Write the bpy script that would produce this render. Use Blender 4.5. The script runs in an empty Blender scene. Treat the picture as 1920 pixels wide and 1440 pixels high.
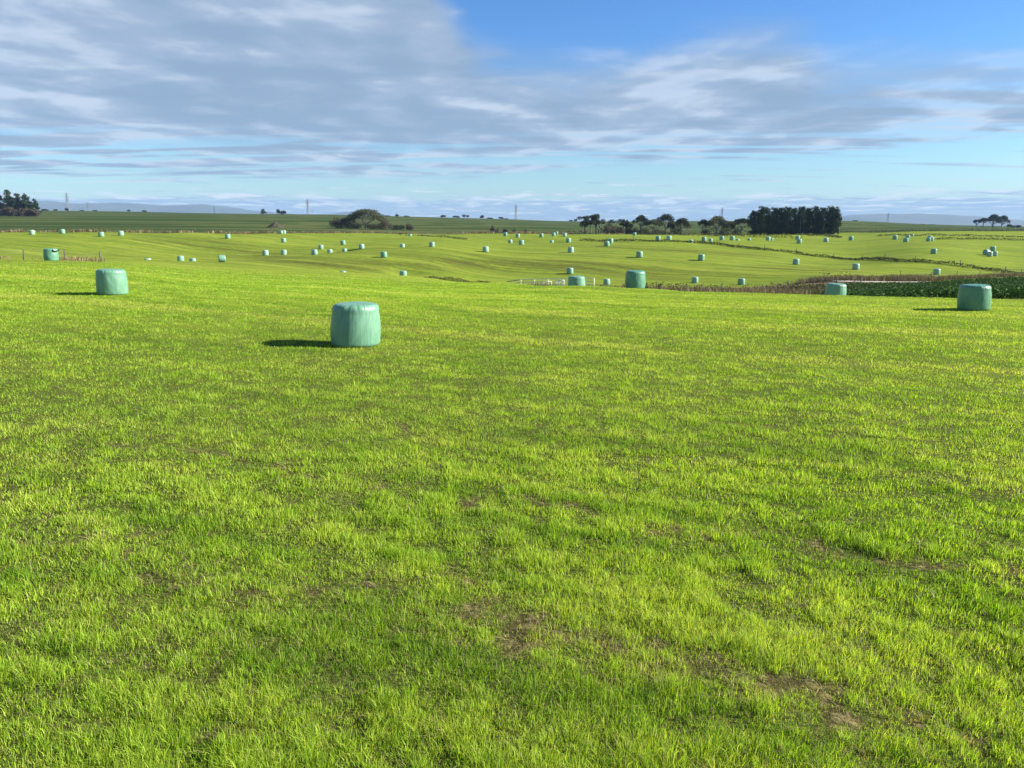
import bpy, math, random
import numpy as np
from mathutils import Vector

random.seed(7)
RNG = np.random.default_rng(7)
SC = bpy.context.scene
COL = SC.collection
PI = math.pi

# ------------------------------------------------------------------ camera constants
CAMZ, F, PITCH = 2.4, 1443.0, math.radians(11.94)
cp, sp = math.cos(PITCH), math.sin(PITCH)


def ray(px, py):
    """direction of a sight line given in the picture's 1920 x 1440 grid"""
    u, v = px - 960.0, 720.0 - py
    return np.array([u, F * cp + v * sp, -F * sp + v * cp])


def pt(px, py, Y):
    r = ray(px, py)
    return np.array([0, 0, CAMZ]) + r * (Y / r[1])


# ------------------------------------------------------------------ noise
def _hash(ix, iy, seed):
    h = (ix.astype(np.int64) * 374761393 + iy.astype(np.int64) * 668265263 + seed * 974711) & 0xFFFFFFFF
    h = ((h ^ (h >> 13)) * 1274126177) & 0xFFFFFFFF
    return ((h ^ (h >> 16)) & 0xFFFF) / 65535.0


def vnoise(x, y, seed=0):
    x, y = np.asarray(x, float), np.asarray(y, float)
    x0, y0 = np.floor(x), np.floor(y)
    fx, fy = x - x0, y - y0
    fx, fy = fx * fx * (3 - 2 * fx), fy * fy * (3 - 2 * fy)
    a, b = _hash(x0, y0, seed), _hash(x0 + 1, y0, seed)
    c, d = _hash(x0, y0 + 1, seed), _hash(x0 + 1, y0 + 1, seed)
    return (a * (1 - fx) + b * fx) * (1 - fy) + (c * (1 - fx) + d * fx) * fy


def fbm(x, y, seed=0, octs=4):
    s, a, t = 0, 1.0, 0
    for k in range(octs):
        s = s + a * vnoise(x * 2 ** k, y * 2 ** k, seed + 17 * k)
        t += a
        a *= .5
    return s / t


def sstep(a, b, x):
    t = np.clip((x - a) / (b - a), 0, 1)
    return t * t * (3 - 2 * t)


ROW = math.radians(-25)                       # direction in which the field was mown
RC, RS = math.cos(ROW), math.sin(ROW)


def rowco(x, y):
    return x * RC + y * RS, -x * RS + y * RC   # along, across


def swaths(a, b):
    """pale strips where the mower laid the cut grass"""
    w = b + .8 * (fbm(a * .09, b * .2, 71, 2) - .5)
    return sstep(.56, .80, vnoise(w * .55, w * 0, 73) * .75 + .25 * vnoise(a * .25, b * .9, 75))


def bareness(x, y):
    """0 = thick grass, 1 = thin stubble and soil"""
    a, b = rowco(x, y)
    wob = (fbm(x * .25, y * .25, 5, 2) - .5) * .9
    line = sstep(.62, .99, .5 + .5 * np.cos((b + wob - 3.85) * 2 * PI / 2.57))       # lines where the drill and wheels ran
    n = fbm(a * 1.5, b * 3.6, 11, 4)
    n2 = fbm(a * .22, b * .5, 19, 3)
    n3 = fbm(x * 6.5, y * 6.5, 29, 3)
    r = np.hypot(x, y)
    return sstep(.56, .80, n * .40 + n2 * .16 + n3 * .44 + .155 * line * (.25 + n2) - .030 - .13 * sstep(7, 17, r))


# ------------------------------------------------------------------ terrain
COLS = {
    0: [(4, -.15), (10, -.4), (20, -.6), (32, -.55), (50, -.6), (67, 488.), (76, 486.), (100, 491.), (140, 482.), (165, 466.),
        (190, 447.), (215, 436.5), (240, 435.), (300, 428.), (400, 414.), (500, 405.), (700, 399.), (900, 394.), (1400, 399.), (9000, -60)],
    200: [(4, -.15), (10, -.4), (20, -.65), (32, -.6), (50, -.75), (67, 494.), (90, 490.), (130, 487.), (160, 477.),
          (190, 447.), (215, 436.5), (240, 434.), (300, 428.), (400, 415.), (500, 407.), (700, 401.), (900, 396.), (1400, 400.), (9000, -60)],
    400: [(4, -.15), (10, -.42), (20, -.7), (32, -.7), (60, 515.), (100, 500.), (135, 491.), (160, 486.), (180, 472.), (200, 449.),
          (220, 437.), (240, 435.), (300, 429.), (420, 414.), (600, 404.), (900, 400.), (1400, 402.), (9000, -60)],
    640: [(4, -.15), (10, -.45), (20, -.8), (32, -.85), (55, 526.), (78, 511.), (110, 512.5), (143, 506.), (160, 482.), (175, 472.), (190, 465.),
          (215, 454.), (240, 438.5), (260, 436.5), (335, 427.), (420, 420.), (600, 410.), (900, 403.), (1400, 405.), (9000, -60)],
    800: [(4, -.15), (10, -.48), (20, -.84), (32, -1.0), (60, 532.), (85, 521.), (110, 525.), (140, 520.), (157, 490.), (172, 472.),
          (200, 457.), (245, 442.), (270, 438.5), (330, 431.), (450, 420.), (700, 411.), (1000, 407.), (1500, 409.), (9000, -60)],
    950: [(4, -.15), (10, -.5), (20, -.86), (35, -1.15), (50, 536.), (60, 530.5), (78, -4.2), (100, -6.6), (118, -7.2), (138, -8.0), (150, 515.), (165, 490.),
          (182, 470.), (210, 458.), (260, 441.5), (285, 438.5), (340, 432.), (450, 425.), (700, 416.), (1000, 411.), (1500, 413.), (9000, -60)],
    1083: [(4, -.15), (10, -.5), (20, -.88), (35, -1.15), (46, 537.), (58, -2.76), (85, -5.2), (103, -6.9), (118, -7.3), (140, -8.5), (150, 515.), (170, 483.),
           (185, 470.), (210, 457.), (260, 442.), (290, 439.), (340, 436.), (450, 428.), (700, 419.), (1000, 415.), (1500, 416.), (9000, -60)],
    1190: [(4, -.15), (10, -.5), (20, -.9), (35, -1.2), (46, 543.), (51, 540.), (57, -2.5), (85, -5.3), (118, -8.1), (140, -8.7), (150, 520.), (168, 485.),
           (185, 471.), (210, 457.), (260, 442.), (290, 440.), (340, 437.), (450, 430.), (700, 420.), (1000, 415.), (1500, 416.), (9000, -60)],
    1400: [(4, -.15), (10, -.52), (20, -.95), (32, -1.1), (42, 549.), (50, -2.4), (80, -5.1), (105, -7.4), (125, -8.3), (139, 533.), (155, 508.),
           (175, 485.), (200, 467.), (230, 454.), (260, 446.), (300, 440.), (320, 437.), (400, 432.), (600, 420.), (1000, 414.), (1500, 416.), (9000, -60)],
    1578: [(4, -.15), (10, -.52), (20, -.95), (30, -1.05), (40, 554.), (47, -2.35), (70, -4.4), (100, -6.4), (112, -6.3), (125, -7.2), (140, 518.),
           (156, 505.), (175, 494.), (200, 474.), (230, 458.), (260, 449.), (300, 440.), (320, 436.), (400, 430.), (600, 418.), (1000, 414.), (1500, 416.), (9000, -60)],
    1750: [(4, -.15), (10, -.52), (20, -.95), (30, -1.0), (38, 559.), (46, -2.25), (70, -4.35), (100, -6.), (112, 531.), (125, -7.0), (150, 515.),
           (160, 499.), (173, 476.), (192, 465.), (215, 453.), (240, 445.), (270, 437.), (290, 433.5), (400, 429.), (700, 424.), (1000, 421.), (1500, 423.), (9000, -60)],
    1920: [(4, -.15), (10, -.52), (20, -.95), (30, -1.0), (36, 564.), (46, -2.25), (70, -4.2), (105, -5.9), (125, -6.5), (145, 519.), (160, 503.),
           (180, 482.), (200, 468.), (220, 456.), (240, 447.), (270, 438.), (290, 433.5), (400, 430.), (700, 427.), (1000, 425.), (1500, 427.), (9000, -60)],
}


def pchip(xk, yk, x):
    """monotone cubic, yk may be (n, m)"""
    xk, yk = np.asarray(xk, float), np.asarray(yk, float)
    h = np.diff(xk)
    sh = (-1,) + (1,) * (yk.ndim - 1)
    d = np.diff(yk, axis=0) / h.reshape(sh)
    m = np.zeros_like(yk)
    w1, w2 = (2 * h[1:] + h[:-1]).reshape(sh), (h[1:] + 2 * h[:-1]).reshape(sh)
    same = d[:-1] * d[1:] > 0
    with np.errstate(divide='ignore', invalid='ignore'):
        hm = (w1 + w2) / (w1 / d[:-1] + w2 / d[1:])
    m[1:-1] = np.where(same, hm, 0)
    m[0], m[-1] = d[0], d[-1]
    i = np.clip(np.searchsorted(xk, x) - 1, 0, len(xk) - 2)
    t = ((x - xk[i]) / h[i]).reshape(sh)
    hh = h[i].reshape(sh)
    return (yk[i] * (1 + 2 * t) * (1 - t) ** 2 + m[i] * hh * t * (1 - t) ** 2
            + yk[i + 1] * t * t * (3 - 2 * t) + m[i + 1] * hh * t * t * (t - 1))


LY = np.linspace(math.log(.5), math.log(9300), 900)
th_c, z_c = [], []
for px in sorted(COLS):
    ys, zs = [.5, 1.], [0., 0.]
    for Y, v in COLS[px]:
        ys.append(Y)
        zs.append(pt(px, v, Y)[2] if v > 60 else v)
    z_c.append(pchip(np.log(ys), zs, LY))
    th_c.append(math.atan((px - 960) / 1475))
th_c, z_c = np.array(th_c), np.array(z_c)
TH = np.concatenate([np.radians(np.arange(-180, -47.9, 4)), np.radians(np.arange(-47, 47.01, .25)), np.radians(np.arange(48, 180.1, 4))])
RR = np.concatenate([np.geomspace(.8, 100, 170)[:-1], np.arange(100, 320, 1.0), np.geomspace(320, 8400, 100)])
thc = np.clip(TH, th_c[0], th_c[-1])
zrow = pchip(th_c, z_c, thc)
avg = z_c.mean(axis=0)
wb = sstep(math.radians(45), math.radians(120), np.abs(TH))[:, None]
zrow = zrow * (1 - wb) + avg[None] * wb
k = np.exp(-.5 * (np.arange(-6, 7) / 2.2) ** 2)
k /= k.sum()
fine = np.abs(TH) < math.radians(47.5)
zf = zrow[fine]
pad = np.concatenate([np.repeat(zf[:1], 6, 0), zf, np.repeat(zf[-1:], 6, 0)])
zrow[fine] = sum(k[j] * pad[j:j + len(zf)] for j in range(13))
GZ = np.zeros((len(TH), len(RR)))
for i, t in enumerate(TH):
    c = math.cos(max(-.72, min(.72, t)))
    GZ[i] = np.interp(np.log(RR * c), LY, zrow[i])
GX, GY = np.sin(TH)[:, None] * RR[None], np.cos(TH)[:, None] * RR[None]
GZ += (fbm(GX * .8, GY * .8, 3, 3) - .5) * .09 * np.clip(RR / 4, 0, 1)[None] * np.exp(-RR / 90)[None]
GZ += (fbm(GX * .045, GY * .045, 23, 3) - .5) * 1.0 * (sstep(100, 170, RR) * (1 - sstep(270, 330, RR)))[None]
for (hx, hy, dep, sg) in []:
    pass


def zt(x, y):
    x, y = np.asarray(x, float), np.asarray(y, float)
    r = np.clip(np.hypot(x, y), RR[0], RR[-1] * .9999)
    t = np.arctan2(x, y)
    i = np.clip(np.searchsorted(TH, t) - 1, 0, len(TH) - 2)
    j = np.clip(np.searchsorted(RR, r) - 1, 0, len(RR) - 2)
    a = (t - TH[i]) / (TH[i + 1] - TH[i])
    b = (r - RR[j]) / (RR[j + 1] - RR[j])
    return (GZ[i, j] * (1 - a) * (1 - b) + GZ[i + 1, j] * a * (1 - b) + GZ[i, j + 1] * (1 - a) * b + GZ[i + 1, j + 1] * a * b)


YS = np.geomspace(3, 1500, 6000)


def hit(px, py):
    r = ray(px, py)
    P = np.array([0, 0, CAMZ])[:, None] + r[:, None] * (YS / r[1])[None]
    under = P[2] < zt(P[0], P[1])
    i = int(np.argmax(under)) if under.any() else len(YS) - 1
    return float(P[0, i]), float(P[1, i])


def at(px, Y):
    """ground point in the column px at depth Y"""
    x = (px - 960) / 1475 * Y
    return x, Y, float(zt(x, Y))


# ------------------------------------------------------------------ mesh helpers
def mk_mesh(name, V, quads=None, tris=None, col=None, smooth=False, attrs=None):
    me = bpy.data.meshes.new(name)
    V = np.asarray(V, np.float32)
    me.vertices.add(len(V))
    me.vertices.foreach_set('co', V.ravel())
    q = np.zeros((0, 4), np.int32) if quads is None else np.asarray(quads, np.int32).reshape(-1, 4)
    t = np.zeros((0, 3), np.int32) if tris is None else np.asarray(tris, np.int32).reshape(-1, 3)
    me.loops.add(q.size + t.size)
    me.loops.foreach_set('vertex_index', np.concatenate([q.ravel(), t.ravel()]))
    me.polygons.add(len(q) + len(t))
    st = np.concatenate([np.arange(len(q)) * 4, q.size + np.arange(len(t)) * 3]).astype(np.int32)
    me.polygons.foreach_set('loop_start', st)
    if smooth:
        me.polygons.foreach_set('use_smooth', np.ones(len(q) + len(t), bool))
    me.update(calc_edges=True)
    if col is not None:
        ca = me.color_attributes.new('Col', 'FLOAT_COLOR', 'POINT')
        c4 = np.ones((len(V), 4), np.float32)
        c4[:, :3] = col
        ca.data.foreach_set('color', c4.ravel())
    for nm, arr in (attrs or {}).items():
        a = me.attributes.new(nm, 'FLOAT', 'POINT')
        a.data.foreach_set('value', np.asarray(arr, np.float32).ravel())
    return me


def link(name, me, mat=None, parent=None, loc=None):
    o = bpy.data.objects.new(name, me)
    COL.objects.link(o)
    if mat is not None and me is not None and not me.materials:
        me.materials.append(mat)
    if parent is not None:
        o.parent = parent
    if loc is not None:
        o.location = loc
    return o


def tag(o, label, cat, group=None, kind=None):
    o['label'] = label
    o['category'] = cat
    if group:
        o['group'] = group
    if kind:
        o['kind'] = kind
    return o


def struct(o):
    o['kind'] = 'structure'
    return o


class MB:
    """collects simple solids into one mesh"""

    def __init__(s):
        s.v, s.q, s.t, s.n = [], [], [], 0

    def add(s, V, q=None, t=None):
        V = np.asarray(V, float)
        s.v.append(V)
        if q is not None and len(q):
            s.q.append(np.asarray(q) + s.n)
        if t is not None and len(t):
            s.t.append(np.asarray(t) + s.n)
        s.n += len(V)

    def tube(s, p, q, r0, r1=None, n=6):
        r1 = r0 if r1 is None else r1
        p, q = np.asarray(p, float), np.asarray(q, float)
        d = q - p
        d /= (np.linalg.norm(d) + 1e-9)
        a = np.cross(d, [0, 0, 1.0] if abs(d[2]) < .9 else [1.0, 0, 0])
        a /= np.linalg.norm(a)
        b = np.cross(d, a)
        an = np.arange(n) * 2 * PI / n
        ring = np.cos(an)[:, None] * a + np.sin(an)[:, None] * b
        V = np.concatenate([p + ring * r0, q + ring * r1, [p], [q]])
        Q = [[i, (i + 1) % n, n + (i + 1) % n, n + i] for i in range(n)]
        T = [[2 * n, (i + 1) % n, i] for i in range(n)] + [[2 * n + 1, n + i, n + (i + 1) % n] for i in range(n)]
        s.add(V, Q, T)

    def bar(s, p, q, w, h):
        """box from p to q, w across (horizontal), h high"""
        p, q = np.asarray(p, float), np.asarray(q, float)
        d = q - p
        a = np.array([d[1], -d[0], 0.0])
        a = np.array([1.0, 0, 0]) if np.linalg.norm(a) < 1e-6 else a / np.linalg.norm(a)
        u = np.cross(d / np.linalg.norm(d), a)
        c = [(-1, -1), (1, -1), (1, 1), (-1, 1)]
        V = [p + a * w / 2 * i + u * h / 2 * j for i, j in c] + [q + a * w / 2 * i + u * h / 2 * j for i, j in c]
        s.add(V, [[0, 1, 5, 4], [1, 2, 6, 5], [2, 3, 7, 6], [3, 0, 4, 7], [3, 2, 1, 0], [4, 5, 6, 7]])

    def mesh(s, name, smooth=False):
        return mk_mesh(name, np.concatenate(s.v), np.concatenate(s.q) if s.q else None, np.concatenate(s.t) if s.t else None, smooth=smooth)


# ------------------------------------------------------------------ node helpers
class NT:
    def __init__(s, tree):
        s.t = tree
        s.n, s.l = tree.nodes, tree.links

    def new(s, typ, **kw):
        n = s.n.new(typ)
        for k_, v in kw.items():
            setattr(n, k_, v)
        return n

    def put(s, sock, v):
        if hasattr(v, 'is_output') or isinstance(v, bpy.types.NodeSocket):
            s.l.new(v, sock)
        elif v is not None:
            sock.default_value = v

    def m(s, op, a, b=None, c=None, clamp=False):
        n = s.new('ShaderNodeMath', operation=op, use_clamp=clamp)
        for i, v in enumerate((a, b, c)):
            if v is not None:
                s.put(n.inputs[i], v)
        return n.outputs[0]

    def ss(s, lo, hi, x):
        n = s.new('ShaderNodeMapRange', interpolation_type='SMOOTHSTEP')
        s.put(n.inputs['Value'], x)
        s.put(n.inputs['From Min'], lo)
        s.put(n.inputs['From Max'], hi)
        return n.outputs[0]

    def mix(s, f, a, b, mode='MIX'):
        n = s.new('ShaderNodeMix', data_type='RGBA', blend_type=mode)
        s.put(n.inputs['Factor'], f)
        s.put(n.inputs['A'] if False else n.inputs[6], a)
        s.put(n.inputs[7], b)
        return n.outputs[2]

    def noise(s, vec, scale, detail=4, rough=.55, dist=0.0, out=0):
        n = s.new('ShaderNodeTexNoise')
        if vec is not None:
            s.l.new(vec, n.inputs['Vector'])
        n.inputs['Scale'].default_value = scale
        n.inputs['Detail'].default_value = detail
        n.inputs['Roughness'].default_value = rough
        n.inputs['Distortion'].default_value = dist
        return n.outputs[out]

    def mapping(s, vec, rot=(0, 0, 0), scale=(1, 1, 1), loc=(0, 0, 0)):
        n = s.new('ShaderNodeMapping')
        s.l.new(vec, n.inputs['Vector'])
        n.inputs['Rotation'].default_value = rot
        n.inputs['Scale'].default_value = scale
        n.inputs['Location'].default_value = loc
        return n.outputs[0]


def rgb(r, g, b):
    return (r, g, b, 1.0)


def new_mat(name):
    m = bpy.data.materials.new(name)
    m.use_nodes = True
    t = NT(m.node_tree)
    return m, t, t.n['Principled BSDF'], t.n['Material Output']


def leaf_mat(name, trans=.3, rough=.55, spec=.25, gain=1.0):
    m, t, p, out = new_mat(name)
    a = t.new('ShaderNodeAttribute', attribute_name='Col')
    p.inputs['Roughness'].default_value = rough
    p.inputs['Specular IOR Level'].default_value = spec
    t.l.new(a.outputs['Color'], p.inputs['Base Color'])
    if trans:
        tr = t.new('ShaderNodeBsdfTranslucent')
        c = t.mix(1.0, a.outputs['Color'], rgb(1.25 * gain, 1.2 * gain, .6 * gain), 'MULTIPLY')
        t.l.new(c, tr.inputs['Color'])
        mx = t.new('ShaderNodeMixShader')
        mx.inputs[0].default_value = trans
        t.l.new(p.outputs[0], mx.inputs[1])
        t.l.new(tr.outputs[0], mx.inputs[2])
        t.l.new(mx.outputs[0], out.inputs['Surface'])
    return m


def noisy_mat(name, c1, c2, scale, rough=.8, bump=0.0, bscale=None, stretch=(1, 1, 1), spec=.3, coord='Object'):
    m, t, p, out = new_mat(name)
    tc = t.new('ShaderNodeTexCoord')
    v = t.mapping(tc.outputs[coord], scale=stretch)
    f = t.noise(v, scale, 5, .6)
    t.put(p.inputs['Base Color'], t.mix(t.ss(.3, .7, f), rgb(*c1), rgb(*c2)))
    p.inputs['Roughness'].default_value = rough
    p.inputs['Specular IOR Level'].default_value = spec
    if bump:
        b = t.new('ShaderNodeBump')
        b.inputs['Strength'].default_value = bump
        b.inputs['Distance'].default_value = .02
        t.l.new(t.noise(v, bscale or scale * 3, 4, .6), b.inputs['Height'])
        t.l.new(b.outputs[0], p.inputs['Normal'])
    return m


M = {}
M['blade'] = leaf_mat('grass_blade', .45, .5, .18, 1.1)
M['leaf'] = leaf_mat('leaf', .15, .7, .05)
M['needle'] = leaf_mat('needle', .08, .75, .04)
M['dry'] = leaf_mat('dry_stalk', .25, .7, .15)
M['bark'] = noisy_mat('bark', (.10, .085, .07), (.21, .19, .16), 3, .9)
M['palebark'] = noisy_mat('pale_bark', (.20, .18, .15), (.34, .31, .27), 3, .9)
M['post'] = noisy_mat('weathered_timber', (.07, .06, .05), (.16, .145, .12), 6, .9, stretch=(1, 1, .2))
M['wire'] = noisy_mat('fence_wire', (.18, .18, .18), (.26, .26, .26), 5, .5)
M['white'] = noisy_mat('white_paint', (.62, .61, .58), (.78, .77, .74), 2.5, .5)
M['greyrail'] = noisy_mat('bare_rail', (.22, .20, .17), (.34, .31, .27), 4, .8)
M['steel'] = noisy_mat('galvanised_steel', (.20, .21, .22), (.30, .31, .33), .3, .5)
M['soil'] = noisy_mat('heaped_soil', (.030, .026, .014), (.070, .060, .034), 1.2, .95, .6)
M['strap'] = noisy_mat('black_plastic', (.012, .012, .013), (.03, .03, .03), 20, .45)


def bale_material(name='bale_film', g=1.0):
    m, t, p, out = new_mat(name)
    tc = t.new('ShaderNodeTexCoord')
    oi = t.new('ShaderNodeObjectInfo')
    add = t.new('ShaderNodeVectorMath', operation='ADD')
    t.l.new(tc.outputs['Object'], add.inputs[0])
    sc = t.new('ShaderNodeVectorMath', operation='SCALE')
    cmb = t.new('ShaderNodeCombineXYZ')
    for i in range(3):
        t.l.new(oi.outputs['Random'], cmb.inputs[i])
    t.l.new(cmb.outputs[0], sc.inputs[0])
    sc.inputs['Scale'].default_value = 37.0
    t.l.new(sc.outputs[0], add.inputs[1])
    v = add.outputs[0]
    st = t.noise(t.mapping(v, scale=(1, 1, .09)), 26, 5, .65)          # stretch marks running up the film
    bl = t.noise(v, 2.6, 3, .5)
    c = t.mix(t.ss(.32, .68, st), rgb(.080, .218, .130), rgb(.125, .298, .190))
    c = t.mix(t.m('MULTIPLY', t.ss(.45, .75, bl), .45), c, rgb(.150, .320, .220))
    hs = t.new('ShaderNodeHueSaturation')
    t.l.new(c, hs.inputs['Color'])
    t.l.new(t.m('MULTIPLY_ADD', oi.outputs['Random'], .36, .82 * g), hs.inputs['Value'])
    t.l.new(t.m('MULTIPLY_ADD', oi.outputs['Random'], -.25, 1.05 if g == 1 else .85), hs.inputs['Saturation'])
    t.l.new(hs.outputs[0], p.inputs['Base Color'])
    p.inputs['Roughness'].default_value = .37
    p.inputs['Specular IOR Level'].default_value = .5
    b = t.new('ShaderNodeBump')
    b.inputs['Strength'].default_value = .26
    b.inputs['Distance'].default_value = .012
    t.l.new(t.m('ADD', st, t.m('MULTIPLY', t.noise(v, 9, 4, .6), .6)), b.inputs['Height'])
    t.l.new(b.outputs[0], p.inputs['Normal'])
    return m


M['bale'] = bale_material()
M['palebale'] = bale_material('lit_bale_film', 1.32)  # paler copy for far bales, their sunlit brightness put into the film colour


def ground_material():
    m, t, p, out = new_mat('field_ground')
    g = t.new('ShaderNodeNewGeometry')
    pos = g.outputs['Position']

    def at_(nm):
        return t.new('ShaderNodeAttribute', attribute_name=nm).outputs['Fac']
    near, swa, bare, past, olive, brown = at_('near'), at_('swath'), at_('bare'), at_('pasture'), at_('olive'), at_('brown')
    rowv = t.mapping(pos, rot=(0, 0, -ROW))                               # x along the mowing rows, y across
    rv = t.mapping(rowv, scale=(.10, 1, 1))
    rv2 = t.mapping(rowv, scale=(.045, 1, 1))
    big = t.noise(pos, .035, 4, .55)
    med = t.noise(rv, .55, 5, .6)
    swath = t.noise(rv2, .33, 3, .55, .4)
    fine_ = t.noise(pos, 9, 6, .7)
    mid = t.noise(t.mapping(rowv, scale=(.45, 1, 1)), 1.6, 5, .68)
    c = t.mix(t.ss(.34, .66, med), rgb(.135, .200, .018), rgb(.205, .268, .025))
    c = t.mix(t.m('MULTIPLY', t.ss(.42, .66, big), .45), c, rgb(.165, .225, .022))
    c = t.mix(t.m('MULTIPLY', t.ss(.55, .72, swath), .5), c, rgb(.145, .170, .030))     # thin strips left by the mower
    c = t.mix(t.m('MULTIPLY', t.ss(.46, .76, mid), .7), c, rgb(.088, .122, .018))
    c = t.mix(t.m('MULTIPLY', t.ss(.55, .8, fine_), .5), c, rgb(.08, .10, .02))
    wv = t.new('ShaderNodeTexWave', wave_type='BANDS', bands_direction='Y')
    t.l.new(rowv, wv.inputs['Vector'])
    wv.inputs['Scale'].default_value = .055
    wv.inputs['Distortion'].default_value = 2.2
    wv.inputs['Detail'].default_value = 3
    wv.inputs['Detail Scale'].default_value = .5
    lines = t.m('MULTIPLY', t.ss(.72, .98, wv.outputs['Fac']), t.ss(.40, .60, t.noise(pos, .03, 3)))
    c = t.mix(t.m('MULTIPLY', lines, .42), c, rgb(.085, .105, .018))                     # wheel lines
    gr = t.noise(t.mapping(rowv, scale=(.35, 1, 1)), .75, 6, .75)
    c = t.mix(t.m('MULTIPLY', t.ss(.50, .66, gr), .42), c, rgb(.095, .125, .022))
    c = t.mix(t.m('MULTIPLY', t.ss(.50, .36, gr), .30), c, rgb(.270, .310, .050))
    slope_shade = t.m('MULTIPLY', olive, t.ss(.36, .60, t.m('ADD', t.m('MULTIPLY', swath, .7), t.m('MULTIPLY', mid, .3))))
    c = t.mix(t.m('MULTIPLY', slope_shade, .95), c, rgb(.078, .085, .016))  # olive tone paints in the shade of slopes turned from the sun
    c = t.mix(t.m('MULTIPLY', swa, .55), c, rgb(.245, .290, .038))
    th = t.mix(t.ss(.42, .62, t.noise(pos, 22, 5, .7)), rgb(.036, .042, .012), rgb(.125, .140, .036))
    c = t.mix(t.m('MULTIPLY', near, .92), c, th)                          # dead thatch between the tillers
    # bare soil and cut straw between the tufts close by
    sv = t.noise(pos, 14, 5, .65)
    soil = t.mix(t.ss(.45, .68, sv), rgb(.050, .040, .018), rgb(.26, .21, .095))
    c = t.mix(t.m('MULTIPLY', t.ss(.22, .85, bare), .9), c, soil)
    # other paddocks past the boundary fence; cloud shadow put into their dark greens
    pv = t.noise(t.mapping(pos, rot=(0, 0, .15), scale=(.006, .045, 1), loc=(3.1, .35, 0)), 1.0, 3, .5)
    pf = t.noise(pos, .5, 5, .65)
    pc = t.mix(t.ss(.46, .56, pv), rgb(.026, .052, .009), rgb(.088, .104, .030))
    pc = t.mix(t.m('MULTIPLY', pf, .45), pc, rgb(.045, .065, .016))
    c = t.mix(past, c, pc)
    bn = t.mix(t.ss(.4, .62, t.noise(pos, 1.1, 5, .7)), rgb(.085, .062, .034), rgb(.20, .16, .085))
    c = t.mix(brown, c, bn)
    t.l.new(c, p.inputs['Base Color'])
    p.inputs['Roughness'].default_value = .9
    p.inputs['Specular IOR Level'].default_value = .02
    b = t.new('ShaderNodeBump')
    b.inputs['Strength'].default_value = .85
    b.inputs['Distance'].default_value = .12
    h = t.m('ADD', t.m('MULTIPLY', fine_, .35), t.m('MULTIPLY', mid, .65))
    t.l.new(h, b.inputs['Height'])
    t.l.new(b.outputs[0], p.inputs['Normal'])
    return m


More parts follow.
